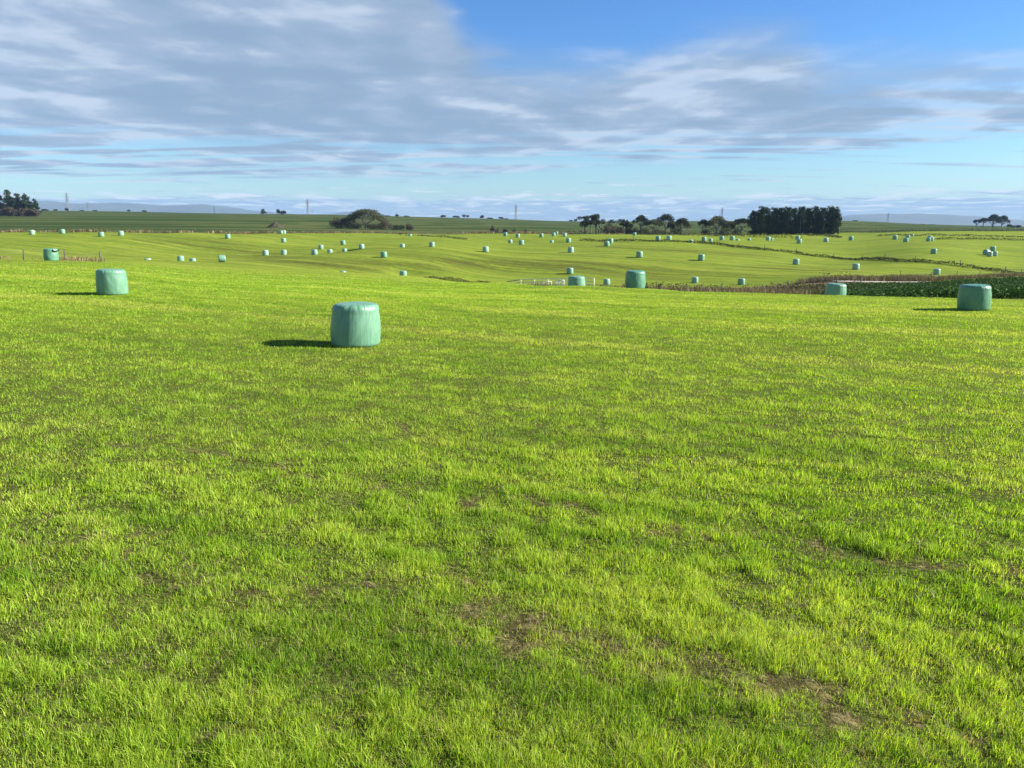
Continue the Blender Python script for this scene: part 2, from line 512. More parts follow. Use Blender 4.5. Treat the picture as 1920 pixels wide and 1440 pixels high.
# ------------------------------------------------------------------ bales: where they stand
# px, py of the foot, width in px (0: take it from the distance), cut = how much of the foot is out of sight, pose, label
B = 'green wrapped bale '
BALES = [
    (667, 646.5, 93, 0, '', 'largest mint green wrapped bale standing alone in the open near grass'),
    (212, 552, 59, 0, '', 'mint green wrapped bale casting a long shadow in front of the left fence'),
    (1824.5, 580.5, 63, 0, '', 'big green wrapped bale standing in front of the dark leafy crop'),
    (1190.5, 540.5, 38, 0, '', 'green wrapped bale on the field edge right of the white rails'),
    (97, 488.7, 28.5, 0, '', 'green wrapped bale with a loose black strap beside the brown grass fence'),
    (60.5, 440, 9.5, 0, '', B + 'far off below the dark pine clump, leftmost along the boundary fence'),
    (117.5, 438.2, 9, 0, '', B + 'touching the boundary fence below the first pylon'),
    (190, 443.8, 10, 0, '', B + 'below the boundary fence, left one of two neighbours near the second pylon'),
    (227, 441.7, 9.5, 0, '', B + 'below the boundary fence, right one of two neighbours near the second pylon'),
    (270, 485.6, 10, .75, '', 'bale with only its pale top showing, in the dip right of the left fence end'),
    (339, 487.6, 11, 0, '', B + 'low in the left hollow, with a half hidden bale at its right'),
    (355, 488.3, 10, .5, '', 'half hidden bale just right of an upright bale low in the left hollow'),
    (416, 491.7, 13.5, 0, 'lie', 'bale lying on its side low in the left hollow, round dark end showing'),
    (427, 447.6, 9.7, 0, '', B + 'alone on the upper left slope below the third pylon'),
    (527.3, 438.7, 7, 0, '', 'left bale of a touching pair at the boundary fence by the dirt heap'),
    (532.8, 438.3, 7, 0, '', 'right bale of a touching pair at the boundary fence by the dirt heap'),
    (532, 454.7, 9, 0, '', B + 'directly below the touching pair near the dirt heap'),
    (498, 478.8, 11.2, 0, '', 'left bale of two level bales low on the left slope'),
    (532, 478, 10.3, 0, '', 'right bale of two level bales low on the left slope'),
    (590, 477.6, 11.2, 0, '', B + 'on the slope below the bushy tree cluster, lower left of its neighbour'),
    (602, 466.8, 8.7, 0, '', B + 'on the slope below the bushy tree cluster, upper right of its neighbour'),
    (615.5, 471.8, 9.7, .5, '', 'half sunken bale right of two bales below the bushy tree cluster'),
    (643.5, 459, 9, 0, '', B + 'upright with a thin shadow straight below the bushy tree cluster'),
    (643.5, 469.5, 8.5, .6, '', 'half sunken bale straight below the upright bale under the bushy trees'),
    (639, 508.6, 10.5, .75, '', 'bale with only its pale top showing on the near crest above the largest bale'),
    (678, 466.4, 10, 0, '', B + 'on the slope below the right end of the bushy cluster'),
    (720, 482.7, 12.4, 0, '', B + 'with a clear shadow, mid slope above the largest bale'),
    (753, 462, 8.5, .35, '', 'sunken bale high on the slope, between two upright ones'),
    (809.5, 463, 10.3, 0, '', B + 'alone on the slope below the far low skyline bushes'),
    (768, 441, 6, .6, '', 'tiny pale bale top at the boundary fence right of the bushy cluster'),
    (910.5, 472.4, 11.8, 0, '', B + 'mid slope above the row of dark weeds'),
    (947.5, 442.5, 7.3, 0, '', B + 'by the boundary fence below the dry scrub, the left one of two'),
    (970.7, 445.4, 8, 0, '', B + 'by the boundary fence below the dry scrub, the right one of two'),
    (957, 454.2, 8, .4, '', 'sunken bale just above and left of a standing bale below the dry scrub'),
    (977.5, 459, 9.8, 0, '', 'standing bale just below and right of a sunken bale under the dry scrub'),
    (1015, 445, 8, 0, '', B + 'by the boundary fence between the scrub and the gum tree'),
    (1038, 443, 7.3, 0, '', 'front bale of an overlapping pair left of the gum tree'),
    (1043.5, 439.9, 6, 0, '', 'rear bale of an overlapping pair left of the gum tree'),
    (1058.5, 443.5, 7.3, 0, '', B + 'by the boundary fence, just right of an overlapping pair'),
    (1065.5, 454.8, 9.5, 0, '', 'upper bale of two in line above the white rails'),
    (1070, 473.8, 11.2, 0, '', 'lower bale of two in line above the white rails'),
    (1035, 453, 6.5, .6, '', 'pale bale top left of the upper bale above the white rails'),
    (1068.5, 513.6, 12.6, 0, '', B + 'with a long shadow at the slope foot over the white rails'),
    (1137.8, 461.8, 10.3, 0, '', 'lower left bale of a close diagonal pair below the gum tree'),
    (1144.8, 456, 9.6, 0, '', 'upper right bale of a close diagonal pair below the gum tree'),
    (1189.5, 442, 7, 0, '', B + 'by the boundary fence below the flat topped trees'),
    (1233.5, 451, 9, 0, '', 'left bale of two on the upper shadow line below the windblown trees'),
    (1254, 450.6, 9.3, 0, '', 'right bale of two on the upper shadow line below the windblown trees'),
    (1199, 482.7, 12.3, 0, '', B + 'mid slope straight above the bale on the field edge'),
    (1314.5, 488.7, 12.6, 0, '', B + 'mid slope above the brown rushes, left of the two similar ones'),
    (1137.7, 534, 13, 0, '', B + 'in the valley between the white rails and the field edge bale'),
    (1303, 530.5, 12.5, 0, '', B + 'in the valley with its foot behind the brown rushes'),
    (1297, 453.5, 8, .5, '', 'half sunken bale on the shadow line left of the domed tree'),
    (1320, 451, 10, 0, '', B + 'just above the shadow line, left below the domed tree'),
    (1334, 452, 8, .35, '', 'sunken bale right of an upright bale below the domed tree'),
    (1353, 450.5, 8.5, 0, '', B + 'straight below the domed tree, right of a sunken bale'),
    (1372.5, 450.6, 9, 0, '', B + 'between the domed tree and the conifer belt'),
    (1385, 450.4, 7, .6, '', 'pale bale top left of the conifer belt, the left of two'),
    (1407, 449.6, 7, .6, '', 'pale bale top below the left edge of the conifer belt, the right of two'),
    (1440, 450.6, 8.7, 0, '', 'upright bale below the conifer belt with a pale bale top beside it'),
    (1448.7, 449.8, 7, .5, '', 'pale bale top close right of an upright bale below the conifer belt'),
    (1495.5, 449.5, 8, 0, '', 'rear bale of a stepped pair below the middle of the conifer belt'),
    (1498, 456.7, 10, 0, '', 'front bale of a stepped pair below the middle of the conifer belt'),
    (1548.5, 454, 8.8, 0, '', B + 'below the right end of the conifer belt'),
    (1595.5, 450.6, 8.8, 0, '', B + 'just right of the conifer belt below the bare skyline'),
    (1492, 496.1, 11.6, 0, '', B + 'below the long hedge line, above the brown rushes'),
    (1604.5, 505.6, 12.4, 0, '', B + 'below the long hedge line, above the brown bank and track'),
    (1390, 533.8, 13.4, 0, '', B + 'in the valley standing among the brown rushes'),
    (1678, 449.2, 8.5, 0, '', B + 'below the right pylon, leftmost of three close together'),
    (1701.5, 448.4, 8, 0, '', 'rear bale of a stepped pair right of the right pylon'),
    (1698, 454, 8.8, 0, '', 'front bale of a stepped pair right of the right pylon'),
    (1740.5, 452.7, 8, 0, '', 'front left bale of a tight cluster of three'),
    (1743, 449.6, 8, 0, '', 'rear middle bale of a tight cluster of three'),
    (1747, 452, 6.5, 0, '', 'right hand bale of a tight cluster of three'),
    (1750.5, 475.8, 10.8, 0, '', B + 'alone on the right slope below the tight cluster'),
    (1861, 470.6, 9.8, 0, '', 'upright bale above three others on the far right slope'),
    (1850.5, 478.6, 11, 0, 'lie', 'lying bale with a bright top in the far right group'),
    (1855, 480.9, 10.2, 0, '', 'front bale of the far right group'),
    (1864.5, 480, 8.5, 0, '', 'small bale at the right of the far right group'),
    (1756, 515, 12.4, 0, '', B + 'low on the right slope straight above the big crop side bale'),
    (1713, 441.6, 6, .55, '', 'tiny pale bale top in the uppermost hedge line at the right'),
]
# two bales whose feet are hidden behind the crest: (px, depth, width, label)
CREST = [
    (1083.5, 58, 32, 'green wrapped bale sunk behind the near crest in front of the white rails'),
    (1578, 47, 40, 'green wrapped bale sunk behind the near crest left of the leafy crop'),
    (752.5, 143, 13.6, 'sunken bale behind the near crest left of the row of dark weeds'),
    (1074, 132, 13, 'small bale peeping over the sunk bale by the white rails'),
]
placed = []
for (px, py, w, cut, pose, label) in BALES:
    x, y = hit(px, py)
    if cut:
        y += 1.0
        x = (px - 960) / 1475 * y
        # a small hollow the bale has settled into
        ti, d2 = math.atan2(x, y), None
        sel_i = np.where(np.abs(TH - ti) < .12)[0]
        sub = np.ix_(sel_i, np.arange(len(RR)))
        d2 = (GX[sub] - x) ** 2 + (GY[sub] - y) ** 2
        GZ[sub] -= cut * 1.25 * np.exp(-d2 / (2 * 2.0 ** 2))
    placed.append((x, y, w, pose, label))
for (px, Y, w, label) in CREST:
    x = (px - 960) / 1475 * Y
    if Y == 143:
        GZ -= .75 * np.exp(-((GX - x) ** 2 + (GY - Y) ** 2) / (2 * 2.4 ** 2))
    placed.append((x, Y, w, '', label))

# ------------------------------------------------------------------ ground
PXG = 960 + 1475 * np.tan(np.clip(TH, -1.2, 1.2))[:, None] + 0 * RR[None]
DEP = GY
PYG = 415 + (CAMZ - GZ) / np.maximum(GY, .5) * 1508


def fence_depth(px):
    return np.interp(px, [-600, 0, 200, 400, 640, 800, 950, 1083, 1190, 1400, 1578, 1750, 1920, 2500],
                     [214, 215, 215, 219, 252, 268, 284, 290, 296, 318, 320, 292, 290, 288])


front = np.cos(TH)[:, None] > .3
near_a = (1 - sstep(8, 42, RR))[None] + 0 * GX
swath_a = swaths(*rowco(GX, GY))
past_a = np.where(front, sstep(-3, 2, DEP - fence_depth(PXG)), 0) + np.where(~front, sstep(200, 240, RR)[None], 0)
bare_a = bareness(GX, GY) * (1 - sstep(45, 90, RR))[None]


def blob(cx, cy, rx, ry, rot=0):
    a, b = PXG - cx, PYG - cy
    c, s = math.cos(rot), math.sin(rot)
    return np.exp(-(((a * c + b * s) / rx) ** 2 + ((-a * s + b * c) / ry) ** 2))


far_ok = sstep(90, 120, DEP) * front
slope_shade_a = far_ok * np.clip(blob(420, 466, 150, 12, .12) + blob(640, 499, 150, 7, .06) + blob(1060, 500, 330, 15, .05)
                           + blob(1450, 508, 150, 8, 0) + blob(1250, 470, 260, 8, .06) * .5 + blob(800, 500, 120, 12) * .7, 0, 1) + .12  # shaded parts of the far slopes, painted as olive patches
brown_a = np.clip(blob(1400, 541, 190, 11) * (DEP > 75) * (DEP < 128) * (PXG > 1150), 0, 1)
brown_a = np.maximum(brown_a, (sstep(1480, 1560, PXG) * sstep(104, 110, DEP) * (1 - sstep(128, 134, DEP)) * (1 - .85 * sstep(1720, 1800, PXG))) * front)
brown_a = np.maximum(brown_a, np.clip(.7 * (sstep(1585, 1640, PXG) * sstep(42, 48, DEP) * (1 - sstep(100, 106, DEP))), 0, 1) * front)
nt, nr = len(TH), len(RR)
V = np.stack([GX, GY, GZ], -1).reshape(-1, 3)
V = np.concatenate([V, [[0, 0, 0.0]]])
ii, jj = np.meshgrid(np.arange(nt - 1), np.arange(nr - 1), indexing='ij')
Q = np.stack([ii * nr + jj, ii * nr + jj + 1, (ii + 1) * nr + jj + 1, (ii + 1) * nr + jj], -1).reshape(-1, 4)[:, ::-1]
T = np.array([[i * nr, (i + 1) * nr, nt * nr] for i in range(nt - 1)])[:, ::-1]


def ext(a, v=0.):
    return np.concatenate([a.ravel(), [v]])


gm = mk_mesh('ground', V, Q, T, smooth=True, attrs={'near': ext(near_a), 'swath': ext(swath_a), 'bare': ext(bare_a), 'pasture': ext(past_a), 'olive': ext(slope_shade_a), 'brown': ext(brown_a)})
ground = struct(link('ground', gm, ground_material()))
me_n = gm.polygons[1000].normal
if me_n.z < 0:
    gm.flip_normals()


# ------------------------------------------------------------------ blades and leaves
def blades(name, x, y, h, w, lean, col, mat, label, cat, rng, droop=.35, lean_dir=None, zoff=-.004, simple=None):
    n = len(x)
    z = zt(x, y) + zoff
    yaw = rng.uniform(0, 2 * PI, n)
    ld = rng.uniform(0, 2 * PI, n) if lean_dir is None else lean_dir
    ax, ay = np.cos(yaw) * w / 2, np.sin(yaw) * w / 2
    lx, ly = np.cos(ld) * lean * h, np.sin(ld) * lean * h
    hz = h * np.sqrt(np.clip(1 - lean ** 2 * .8, .05, 1))
    P = np.zeros((n, 5, 3))
    P[:, 0] = np.stack([x - ax, y - ay, z], -1)
    P[:, 1] = np.stack([x + ax, y + ay, z], -1)
    mx, my, mz = x + lx * .35, y + ly * .35, z + hz * .6
    P[:, 2] = np.stack([mx + ax * .8, my + ay * .8, mz], -1)
    P[:, 3] = np.stack([mx - ax * .8, my - ay * .8, mz], -1)
    P[:, 4] = np.stack([x + lx * (1 + droop), y + ly * (1 + droop), z + hz], -1)
    b = np.arange(n)[:, None] * 5
    if simple is None:
        me = mk_mesh(name, P.reshape(-1, 3), b + np.array([[0, 1, 2, 3]]), b + np.array([[3, 2, 4]]), col=np.repeat(col, 5, 0))
    else:                                       # blades too small to show their bend are one triangle
        A, Bs = np.where(~simple)[0], np.where(simple)[0]
        VA, VB = P[A].reshape(-1, 3), P[Bs][:, [0, 1, 4]].reshape(-1, 3)
        ba = np.arange(len(A))[:, None] * 5
        tb = np.arange(len(Bs))[:, None] * 3 + len(VA) + np.arange(3)[None]
        me = mk_mesh(name, np.concatenate([VA, VB]), ba + np.array([[0, 1, 2, 3]]), np.concatenate([ba + np.array([[3, 2, 4]]), tb]),
                     col=np.concatenate([np.repeat(col[A], 5, 0), np.repeat(col[Bs], 3, 0)]))
    o = link(name, me, mat)
    if label:
        tag(o, label, cat, kind='stuff')
    return o


def palette(cols, idx):
    return np.array(cols)[idx]


def grass():
    rng = np.random.default_rng(21)
    n = 2100000
    r = np.exp(rng.uniform(math.log(2.1), math.log(105), n))
    t = rng.uniform(-.80, .80, n)
    x, y = r * np.sin(t), r * np.cos(t)
    # two blades in three belong to a tuft
    NT_ = 38000
    tr = np.exp(rng.uniform(math.log(2.0), math.log(105), NT_))
    tt = rng.uniform(-.81, .81, NT_)
    thue, tht = rng.normal(size=NT_), rng.uniform(.6, 1.75, NT_)
    own = rng.random(n) < .66 * (1 - sstep(22, 40, r))
    ti = rng.integers(0, NT_, n)
    tx, ty = tr[ti] * np.sin(tt[ti]), tr[ti] * np.cos(tt[ti])
    srad = (.012 + .0060 * tr[ti])
    ox, oy = rng.normal(size=n) * srad, rng.normal(size=n) * srad
    x, y = np.where(own, tx + ox, x), np.where(own, ty + oy, y)
    r = np.hypot(x, y)
    tuft_h = np.where(own, tht[ti] * (1.12 - .22 * np.clip(np.hypot(ox, oy) / srad, 0, 2)), .72)
    tuft_hue = np.where(own, thue[ti], -.3)
    out_dir = np.where(own, np.arctan2(oy, ox) + rng.normal(size=n) * .7, rng.uniform(0, 2 * PI, n))
    y = np.maximum(y, .2)
    px = 960 + 1475 * x / y
    # stop at the far side of the near field on the right, fade out on the left
    lim = np.interp(px, [0, 200, 400, 640, 800, 950, 1083, 1190, 1400, 1578, 1750, 1920], [74, 90, 100, 85, 100, 74, 58, 57, 48, 46, 43, 41])
    keep = y < lim
    bar = bareness(x, y)
    cl = fbm(x * 4.6, y * 4.6, 41, 3)
    keep &= rng.random(n) > bar * .42
    keep &= (rng.random(n) < .62 + .9 * sstep(.30, .60, cl)) | (r > 18)
    keep &= rng.random(n) > .6 * sstep(30, 90, r)
    endf = sstep(.55, 1.0, y / lim)
    keep &= rng.random(n) > .75 * endf
    x, y, r, bar, cl, endf = x[keep], y[keep], r[keep], bar[keep], cl[keep], endf[keep]
    tuft_h, tuft_hue, out_dir = tuft_h[keep], tuft_hue[keep], out_dir[keep]
    n = len(x)
    a, b = rowco(x, y)
    tall = fbm(a * .5, b * .9, 53, 3)
    h = (.031 + .045 * sstep(.25, .75, cl) * (.45 + tall)) * rng.uniform(.55, 1.25, n) * (1 - .50 * bar)
    h *= tuft_h * (1 - .5 * endf)
    w = np.maximum(.0030, .00076 * r) * rng.uniform(.7, 1.3, n)
    lean = rng.beta(2, 3.2, n) * .85
    swath = swaths(a, b)
    fd = sstep(8, 32, r)
    hue = fbm(a * .7, b * 2.2, 61, 4) * .46 + .08 + .17 + (rng.random(n) - .5) * .34 * (1 - .45 * fd) + (cl - .5) * .12 - .02 * fd + .055 * tuft_hue * (1 - .5 * fd) + .20 * swath * sstep(5, 12, r)
    pal = np.array([[.070, .158, .013], [.157, .298, .020], [.258, .418, .031], [.350, .488, .046], [.44, .53, .085]])
    f = np.clip((hue - .22) / .46, 0, .999) * 4
    i = f.astype(int)
    fr = (f - i)[:, None]
    c = pal[i] * (1 - fr) + pal[np.minimum(i + 1, 4)] * fr
    dry = rng.random(n) < .05 + .50 * bar + .10 * swath
    c[dry] = np.array([.36, .31, .14]) * rng.uniform(.45, 1.2, (dry.sum(), 1))
    c *= 1 + (rng.uniform(.62, 1.3, (n, 1)) - 1) * (1 - .5 * fd[:, None])
    lean[dry] = rng.uniform(.5, 1.0, dry.sum())
    o = blades('grass', x, y, h, w, lean, c, M['blade'], 'short bright green pasture grass regrowing over the mown field', 'grass', rng,
               lean_dir=out_dir, simple=r > 9.5)
    # cut straw lying flat on the thin places
    n = 60000
    r = np.exp(rng.uniform(math.log(2.1), math.log(30), n))
    t = rng.uniform(-.8, .8, n)
    x, y = r * np.sin(t), r * np.cos(t)
    k_ = rng.random(n) < bareness(x, y) * .9 + .03
    x, y, r = x[k_], y[k_], r[k_]
    n = len(x)
    c = np.array([.34, .28, .14]) * rng.uniform(.35, 1.25, (n, 1))
    blades('cut_straw', x, y, rng.uniform(.03, .11, n), np.maximum(.003, .0007 * r), rng.uniform(.9, 1.1, n), c, M['dry'],
           'scattered pale cut straw lying in the thin brown patches of the field', 'straw', rng, zoff=.006)


grass()


def leaves(centres, size, col, rng, flat=0.0):
    """one quad leaf (or leaf clump) at every centre; returns V, Q, C"""
    n = len(centres)
    u = rng.normal(size=(n, 3))
    u[:, 2] *= (1 - flat)
    u /= np.linalg.norm(u, axis=1, keepdims=True)
    v = np.cross(u, rng.normal(size=(n, 3)))
    v /= np.linalg.norm(v, axis=1, keepdims=True) + 1e-9
    s = (np.asarray(size) * rng.uniform(.6, 1.35, n))[:, None] / 2
    P = np.stack([centres - u * s, centres + v * s * .6, centres + u * s, centres - v * s * .6], 1)
    q = np.arange(n)[:, None] * 4 + np.arange(4)[None]
    return P.reshape(-1, 3), q, np.repeat(col, 4, 0)


def in_blobs(blobs, n, rng, shell=.55, gap=.0, seed=0):
    """points spread through ellipsoids (x, y, z, rx, ry, rz)"""
    bl = np.array(blobs, float)
    vol = bl[:, 3] * bl[:, 5] * np.sqrt(bl[:, 4])
    k_ = rng.choice(len(bl), n, p=vol / vol.sum())
    d = rng.normal(size=(n, 3))
    d /= np.linalg.norm(d, axis=1, keepdims=True)
    rad = rng.uniform(0, 1, n) ** (1 / 3 * (1 - shell) + .05) * (1 + .16 * rng.normal(size=n))
    p = bl[k_, :3] + d * bl[k_, 3:] * rad[:, None]
    if gap:
        s = 1.0 / max(.3, bl[:, 3].mean() * .8)
        g = vnoise(p[:, 0] * s * 1.7 + 5, p[:, 2] * s * 2.2, seed + 3) * .5 + vnoise(p[:, 1] * s * 1.7, p[:, 2] * s * 2.0, seed + 9) * .5
        p = p[g > gap]
    return p


def crown_mesh(name, blobs, n, size, dark, light, rng, shell=.5, gap=.0, seed=0, flat=0.):
    p = in_blobs(blobs, n, rng, shell, gap, seed)
    m_ = vnoise(p[:, 0] * 1.1 + seed, p[:, 2] * 1.4, seed) * .6 + rng.random(len(p)) * .4
    c = np.array(dark)[None] * (1 - m_[:, None]) + np.array(light)[None] * m_[:, None]
    Vv, q, cc = leaves(p, size, c, rng, flat)
    return mk_mesh(name, Vv, q, col=cc)


def tree_root(name, x, y, z, label, cat='tree', group=None):
    o = bpy.data.objects.new(name, None)
    o.empty_display_size = .5
    COL.objects.link(o)
    o.location = (x, y, z)
    tag(o, label, cat, group)
    return o


def limb(mb, p, q, r0, r1, rng, seg=3, wob=.08):
    p, q = np.array(p, float), np.array(q, float)
    L = np.linalg.norm(q - p)
    pts = [p + (q - p) * t + (rng.normal(size=3) * L * wob * math.sin(PI * t)) for t in np.linspace(0, 1, seg + 1)]
    for a in range(seg):
        mb.tube(pts[a], pts[a + 1], r0 + (r1 - r0) * a / seg, r0 + (r1 - r0) * (a + 1) / seg)


DARKS = ((.016, .026, .014), (.055, .072, .034))
SCRUB = ((.050, .042, .030), (.125, .105, .072))
OLIVE = ((.035, .045, .020), (.105, .115, .055))
PINE = ((.013, .029, .011), (.040, .070, .026))


def build_tree(kind, px, Y, top, hw, label, group=None, cols=DARKS, n=1100, cat='tree', name=None, base_z=None, leaf=None):
    x, y, z = at(px, Y)
    H = pt(px, top, Y)[2] - z
    R = hw / 1475 * Y
    sd = int(px * 7 + top)
    rng = np.random.default_rng(sd)
    leaf = leaf or max(.16, Y / 770 * 1.0)
    nm = name or {'umbrella': 'flat_topped_tree', 'gum': 'gum_tree', 'dome': 'domed_tree', 'conifer': 'conifer_tree',
                  'pine': 'pine_tree', 'scrub': 'scrub_bush', 'bush': 'skyline_bush'}[kind]
    o = tree_root(nm, x, y, z, label, cat, group)
    tb = MB()
    bl = []
    bark = M['bark']
    if kind == 'umbrella':
        bark = M['palebark']
        k0 = .42 * H
        limb(tb, (0, 0, -.2), (.05 * R, 0, k0), .055 * H, .04 * H, rng)
        nl = 6
        for i in range(nl):
            f = (i + .5) / nl * 2 - 1
            ex, ez = f * R * .8 + .12 * R, H * (.80 - .14 * f * f) + rng.normal() * .02 * H
            ey = rng.normal() * R * .35
            limb(tb, (.05 * R, 0, k0 * rng.uniform(.75, 1.0)), (ex, ey, ez - .06 * H), .028 * H, .009 * H, rng)
            bl.append((ex, ey, ez, R * .30, R * .42, H * .13))
        bl += [(.15 * R, 0, H * .87, R * .55, R * .6, H * .12), (-.15 * R, .1 * R, H * .80, R * .4, R * .5, H * .10)]
        shell, gap = .4, .26
    elif kind == 'gum':
        for i in range(3):
            bx = (i - 1) * R * .28
            tx = bx + rng.normal() * R * .22
            limb(tb, (bx, 0, -.2), (tx, 0, .55 * H), .035 * H, .022 * H, rng)
            for j in range(5):
                ex, ez, ey = tx + rng.uniform(-.62, .62) * R, H * rng.uniform(.5, .9), rng.normal() * R * .35
                limb(tb, (tx, 0, .5 * H), (ex, ey, ez), .016 * H, .006 * H, rng, 2)
                bl.append((ex, ey, ez, R * rng.uniform(.18, .32), R * .3, H * rng.uniform(.08, .14)))
        shell, gap = .45, .2
    elif kind == 'dome':
        bark = M['palebark']
        limb(tb, (0, 0, -.2), (0, 0, .25 * H), .06 * H, .05 * H, rng)
        for i in range(9):
            f = (i / 8) * 2 - 1
            e = (f * R * .8, rng.normal() * R * .4, H * (.82 - .32 * abs(f) ** 2))
            limb(tb, (0, 0, .22 * H), e, .024 * H, .007 * H, rng, 3)
            bl.append((e[0], e[1], e[2], R * .30, R * .35, H * .15))
        bl += [(.1 * R, 0, H * .86, R * .5, R * .5, H * .13), (-.35 * R, 0, H * .62, R * .35, R * .5, H * .16), (.4 * R, 0, H * .6, R * .35, R * .5, H * .18)]
        shell, gap = .4, .25
    elif kind == 'conifer':
        limb(tb, (0, 0, -.2), (0, 0, .93 * H), .022 * H, .006 * H, rng)
        nl = 9
        for i in range(nl):
            f = i / (nl - 1)
            zz = H * (.10 + .82 * f)
            rr = R * (1.08 - .06 * f - .36 * f ** 8)
            for s_ in range(3):
                a_ = rng.uniform(0, 2 * PI)
                bl.append((math.cos(a_) * rr * .45, math.sin(a_) * rr * .45, zz + rng.normal() * .02 * H, rr * .68, rr * .68, H * .08))
        for j in range(3):
            bl.append((rng.normal() * R * .4, 0, H * rng.uniform(.95, 1.0), R * .22, R * .22, H * .045))
        shell, gap = .3, .06
    elif kind == 'pine':
        limb(tb, (0, 0, -.2), (0, 0, .95 * H), .028 * H, .006 * H, rng)
        for i in range(34):
            f = rng.uniform(.12, 1) ** .8
            rr = R * (1.15 - .95 * f)
            a_ = rng.uniform(0, 2 * PI)
            bx, by = math.cos(a_) * rr * .7, math.sin(a_) * rr * .7
            zz = H * f
            limb(tb, (0, 0, zz * .92), (bx, by, zz), .008 * H, .003 * H, rng, 2)
            bl.append((bx, by, zz, rr * .62 + .14 * R, rr * .6 + .12 * R, H * .06))
        bl.append((0, 0, H * .95, R * .17, R * .17, H * .06))
        for i in range(5):
            bl.append((0, 0, H * (.2 + .13 * i), R * (.75 - .1 * i), R * .6, H * .09))
        shell, gap = .3, .12
    elif kind == 'scrub':
        bark = M['bark']
        for i in range(7):
            f = rng.uniform(-1, 1)
            e = (f * R * .75, rng.normal() * R * .3, H * rng.uniform(.45, .85) * (1 - .35 * f * f))
            limb(tb, (f * R * .25, 0, -.1), e, .022 * H + .02, .01 * H, rng, 2)
            bl.append((e[0], e[1], e[2] * .85, R * .34, R * .4, H * .22))
        for i in range(6):
            f = rng.uniform(-1, 1)
            bl.append((f * R * .75, rng.normal() * R * .2, H * .25, R * .32, R * .4, H * .24))
        shell, gap = .4, .24
    else:  # bush
        limb(tb, (0, 0, -.2), (0, 0, .6 * H), .05 * H, .03 * H, rng)
        for i in range(7):
            f = rng.uniform(-1, 1)
            bl.append((f * R * .75, rng.normal() * R * .3, H * (.58 - .28 * f * f), R * .36, R * .4, H * .32))
        shell, gap = .3, .1
    link('trunk', tb.mesh('trunk', True), bark, o)
    link('crown', crown_mesh('crown', bl, int(n * 1.5), leaf, cols[0], cols[1], rng, shell, gap, sd % 97), M['needle'] if kind in ('conifer', 'pine') else M['leaf'], o)
    return o


# pine clump at the left end of the skyline
G1 = 'dark pines of the clump on the left hill'
for px, top, hw, lab in ((-14, 367, 16, 'dark pine cut off by the edge of the picture at the far left'),
                         (3, 366, 13, 'dark pine with a blunt top second from the left in the pine clump'),
                         (20, 357, 13, 'tallest dark pine with a spiky tip in the left clump'),
                         (37, 363, 13, 'dark pine right beside the tallest one of the left clump'),
                         (54, 364, 13, 'dark pine with a double tip near the right end of the left clump'),
                         (69, 374, 9, 'lowest dark pine at the right end of the left clump')):
    build_tree('pine', px, 500, top, hw, lab, G1, PINE, 3200)
for px, top, hw, lab in ((-8, 386, 16, 'grey brown bush under the pines at the picture edge'),
                         (18, 383, 15, 'grey brown bush under the tallest left pine'),
                         (42, 386, 14, 'grey brown bush in the middle below the left pine clump'),
                         (64, 388, 13, 'grey brown bush at the right end of the left pine clump')):
    build_tree('scrub', px, 494, top, hw, lab, 'grey brown bushes under the pine clump', SCRUB, 2000, 'bush')
# bushy cluster
for px, Y, top, hw, kind, cols, lab, n in (
        (634, 326, 402, 21, 'scrub', SCRUB, 'reddish brown bush at the left end of the bushy cluster', 1300),
        (654, 331, 400, 17, 'scrub', DARKS, 'dark bush between the reddish bush and the big domed tree', 1100),
        (686, 328, 391, 36, 'dome', OLIVE, 'big olive domed tree with pale limbs in the bushy cluster', 3600),
        (662, 322, 411, 18, 'scrub', DARKS, 'low dark bush in front of the left foot of the domed tree', 900),
        (720, 322, 411, 17, 'scrub', SCRUB, 'brown bush at the right foot of the big domed tree', 1100),
        (700, 320, 413, 18, 'scrub', OLIVE, 'olive bush in front of the right foot of the big domed tree', 900),
        (746, 323, 420, 14, 'scrub', DARKS, 'low bush trailing right of the bushy cluster', 600),
        (767, 323, 416.5, 9, 'scrub', SCRUB, 'small round bush at the right end of the bushy cluster', 500)):
    build_tree(kind, px, Y, top, hw, lab, 'bushes and tree of the bushy cluster', cols, n, 'tree' if kind == 'dome' else 'bush')
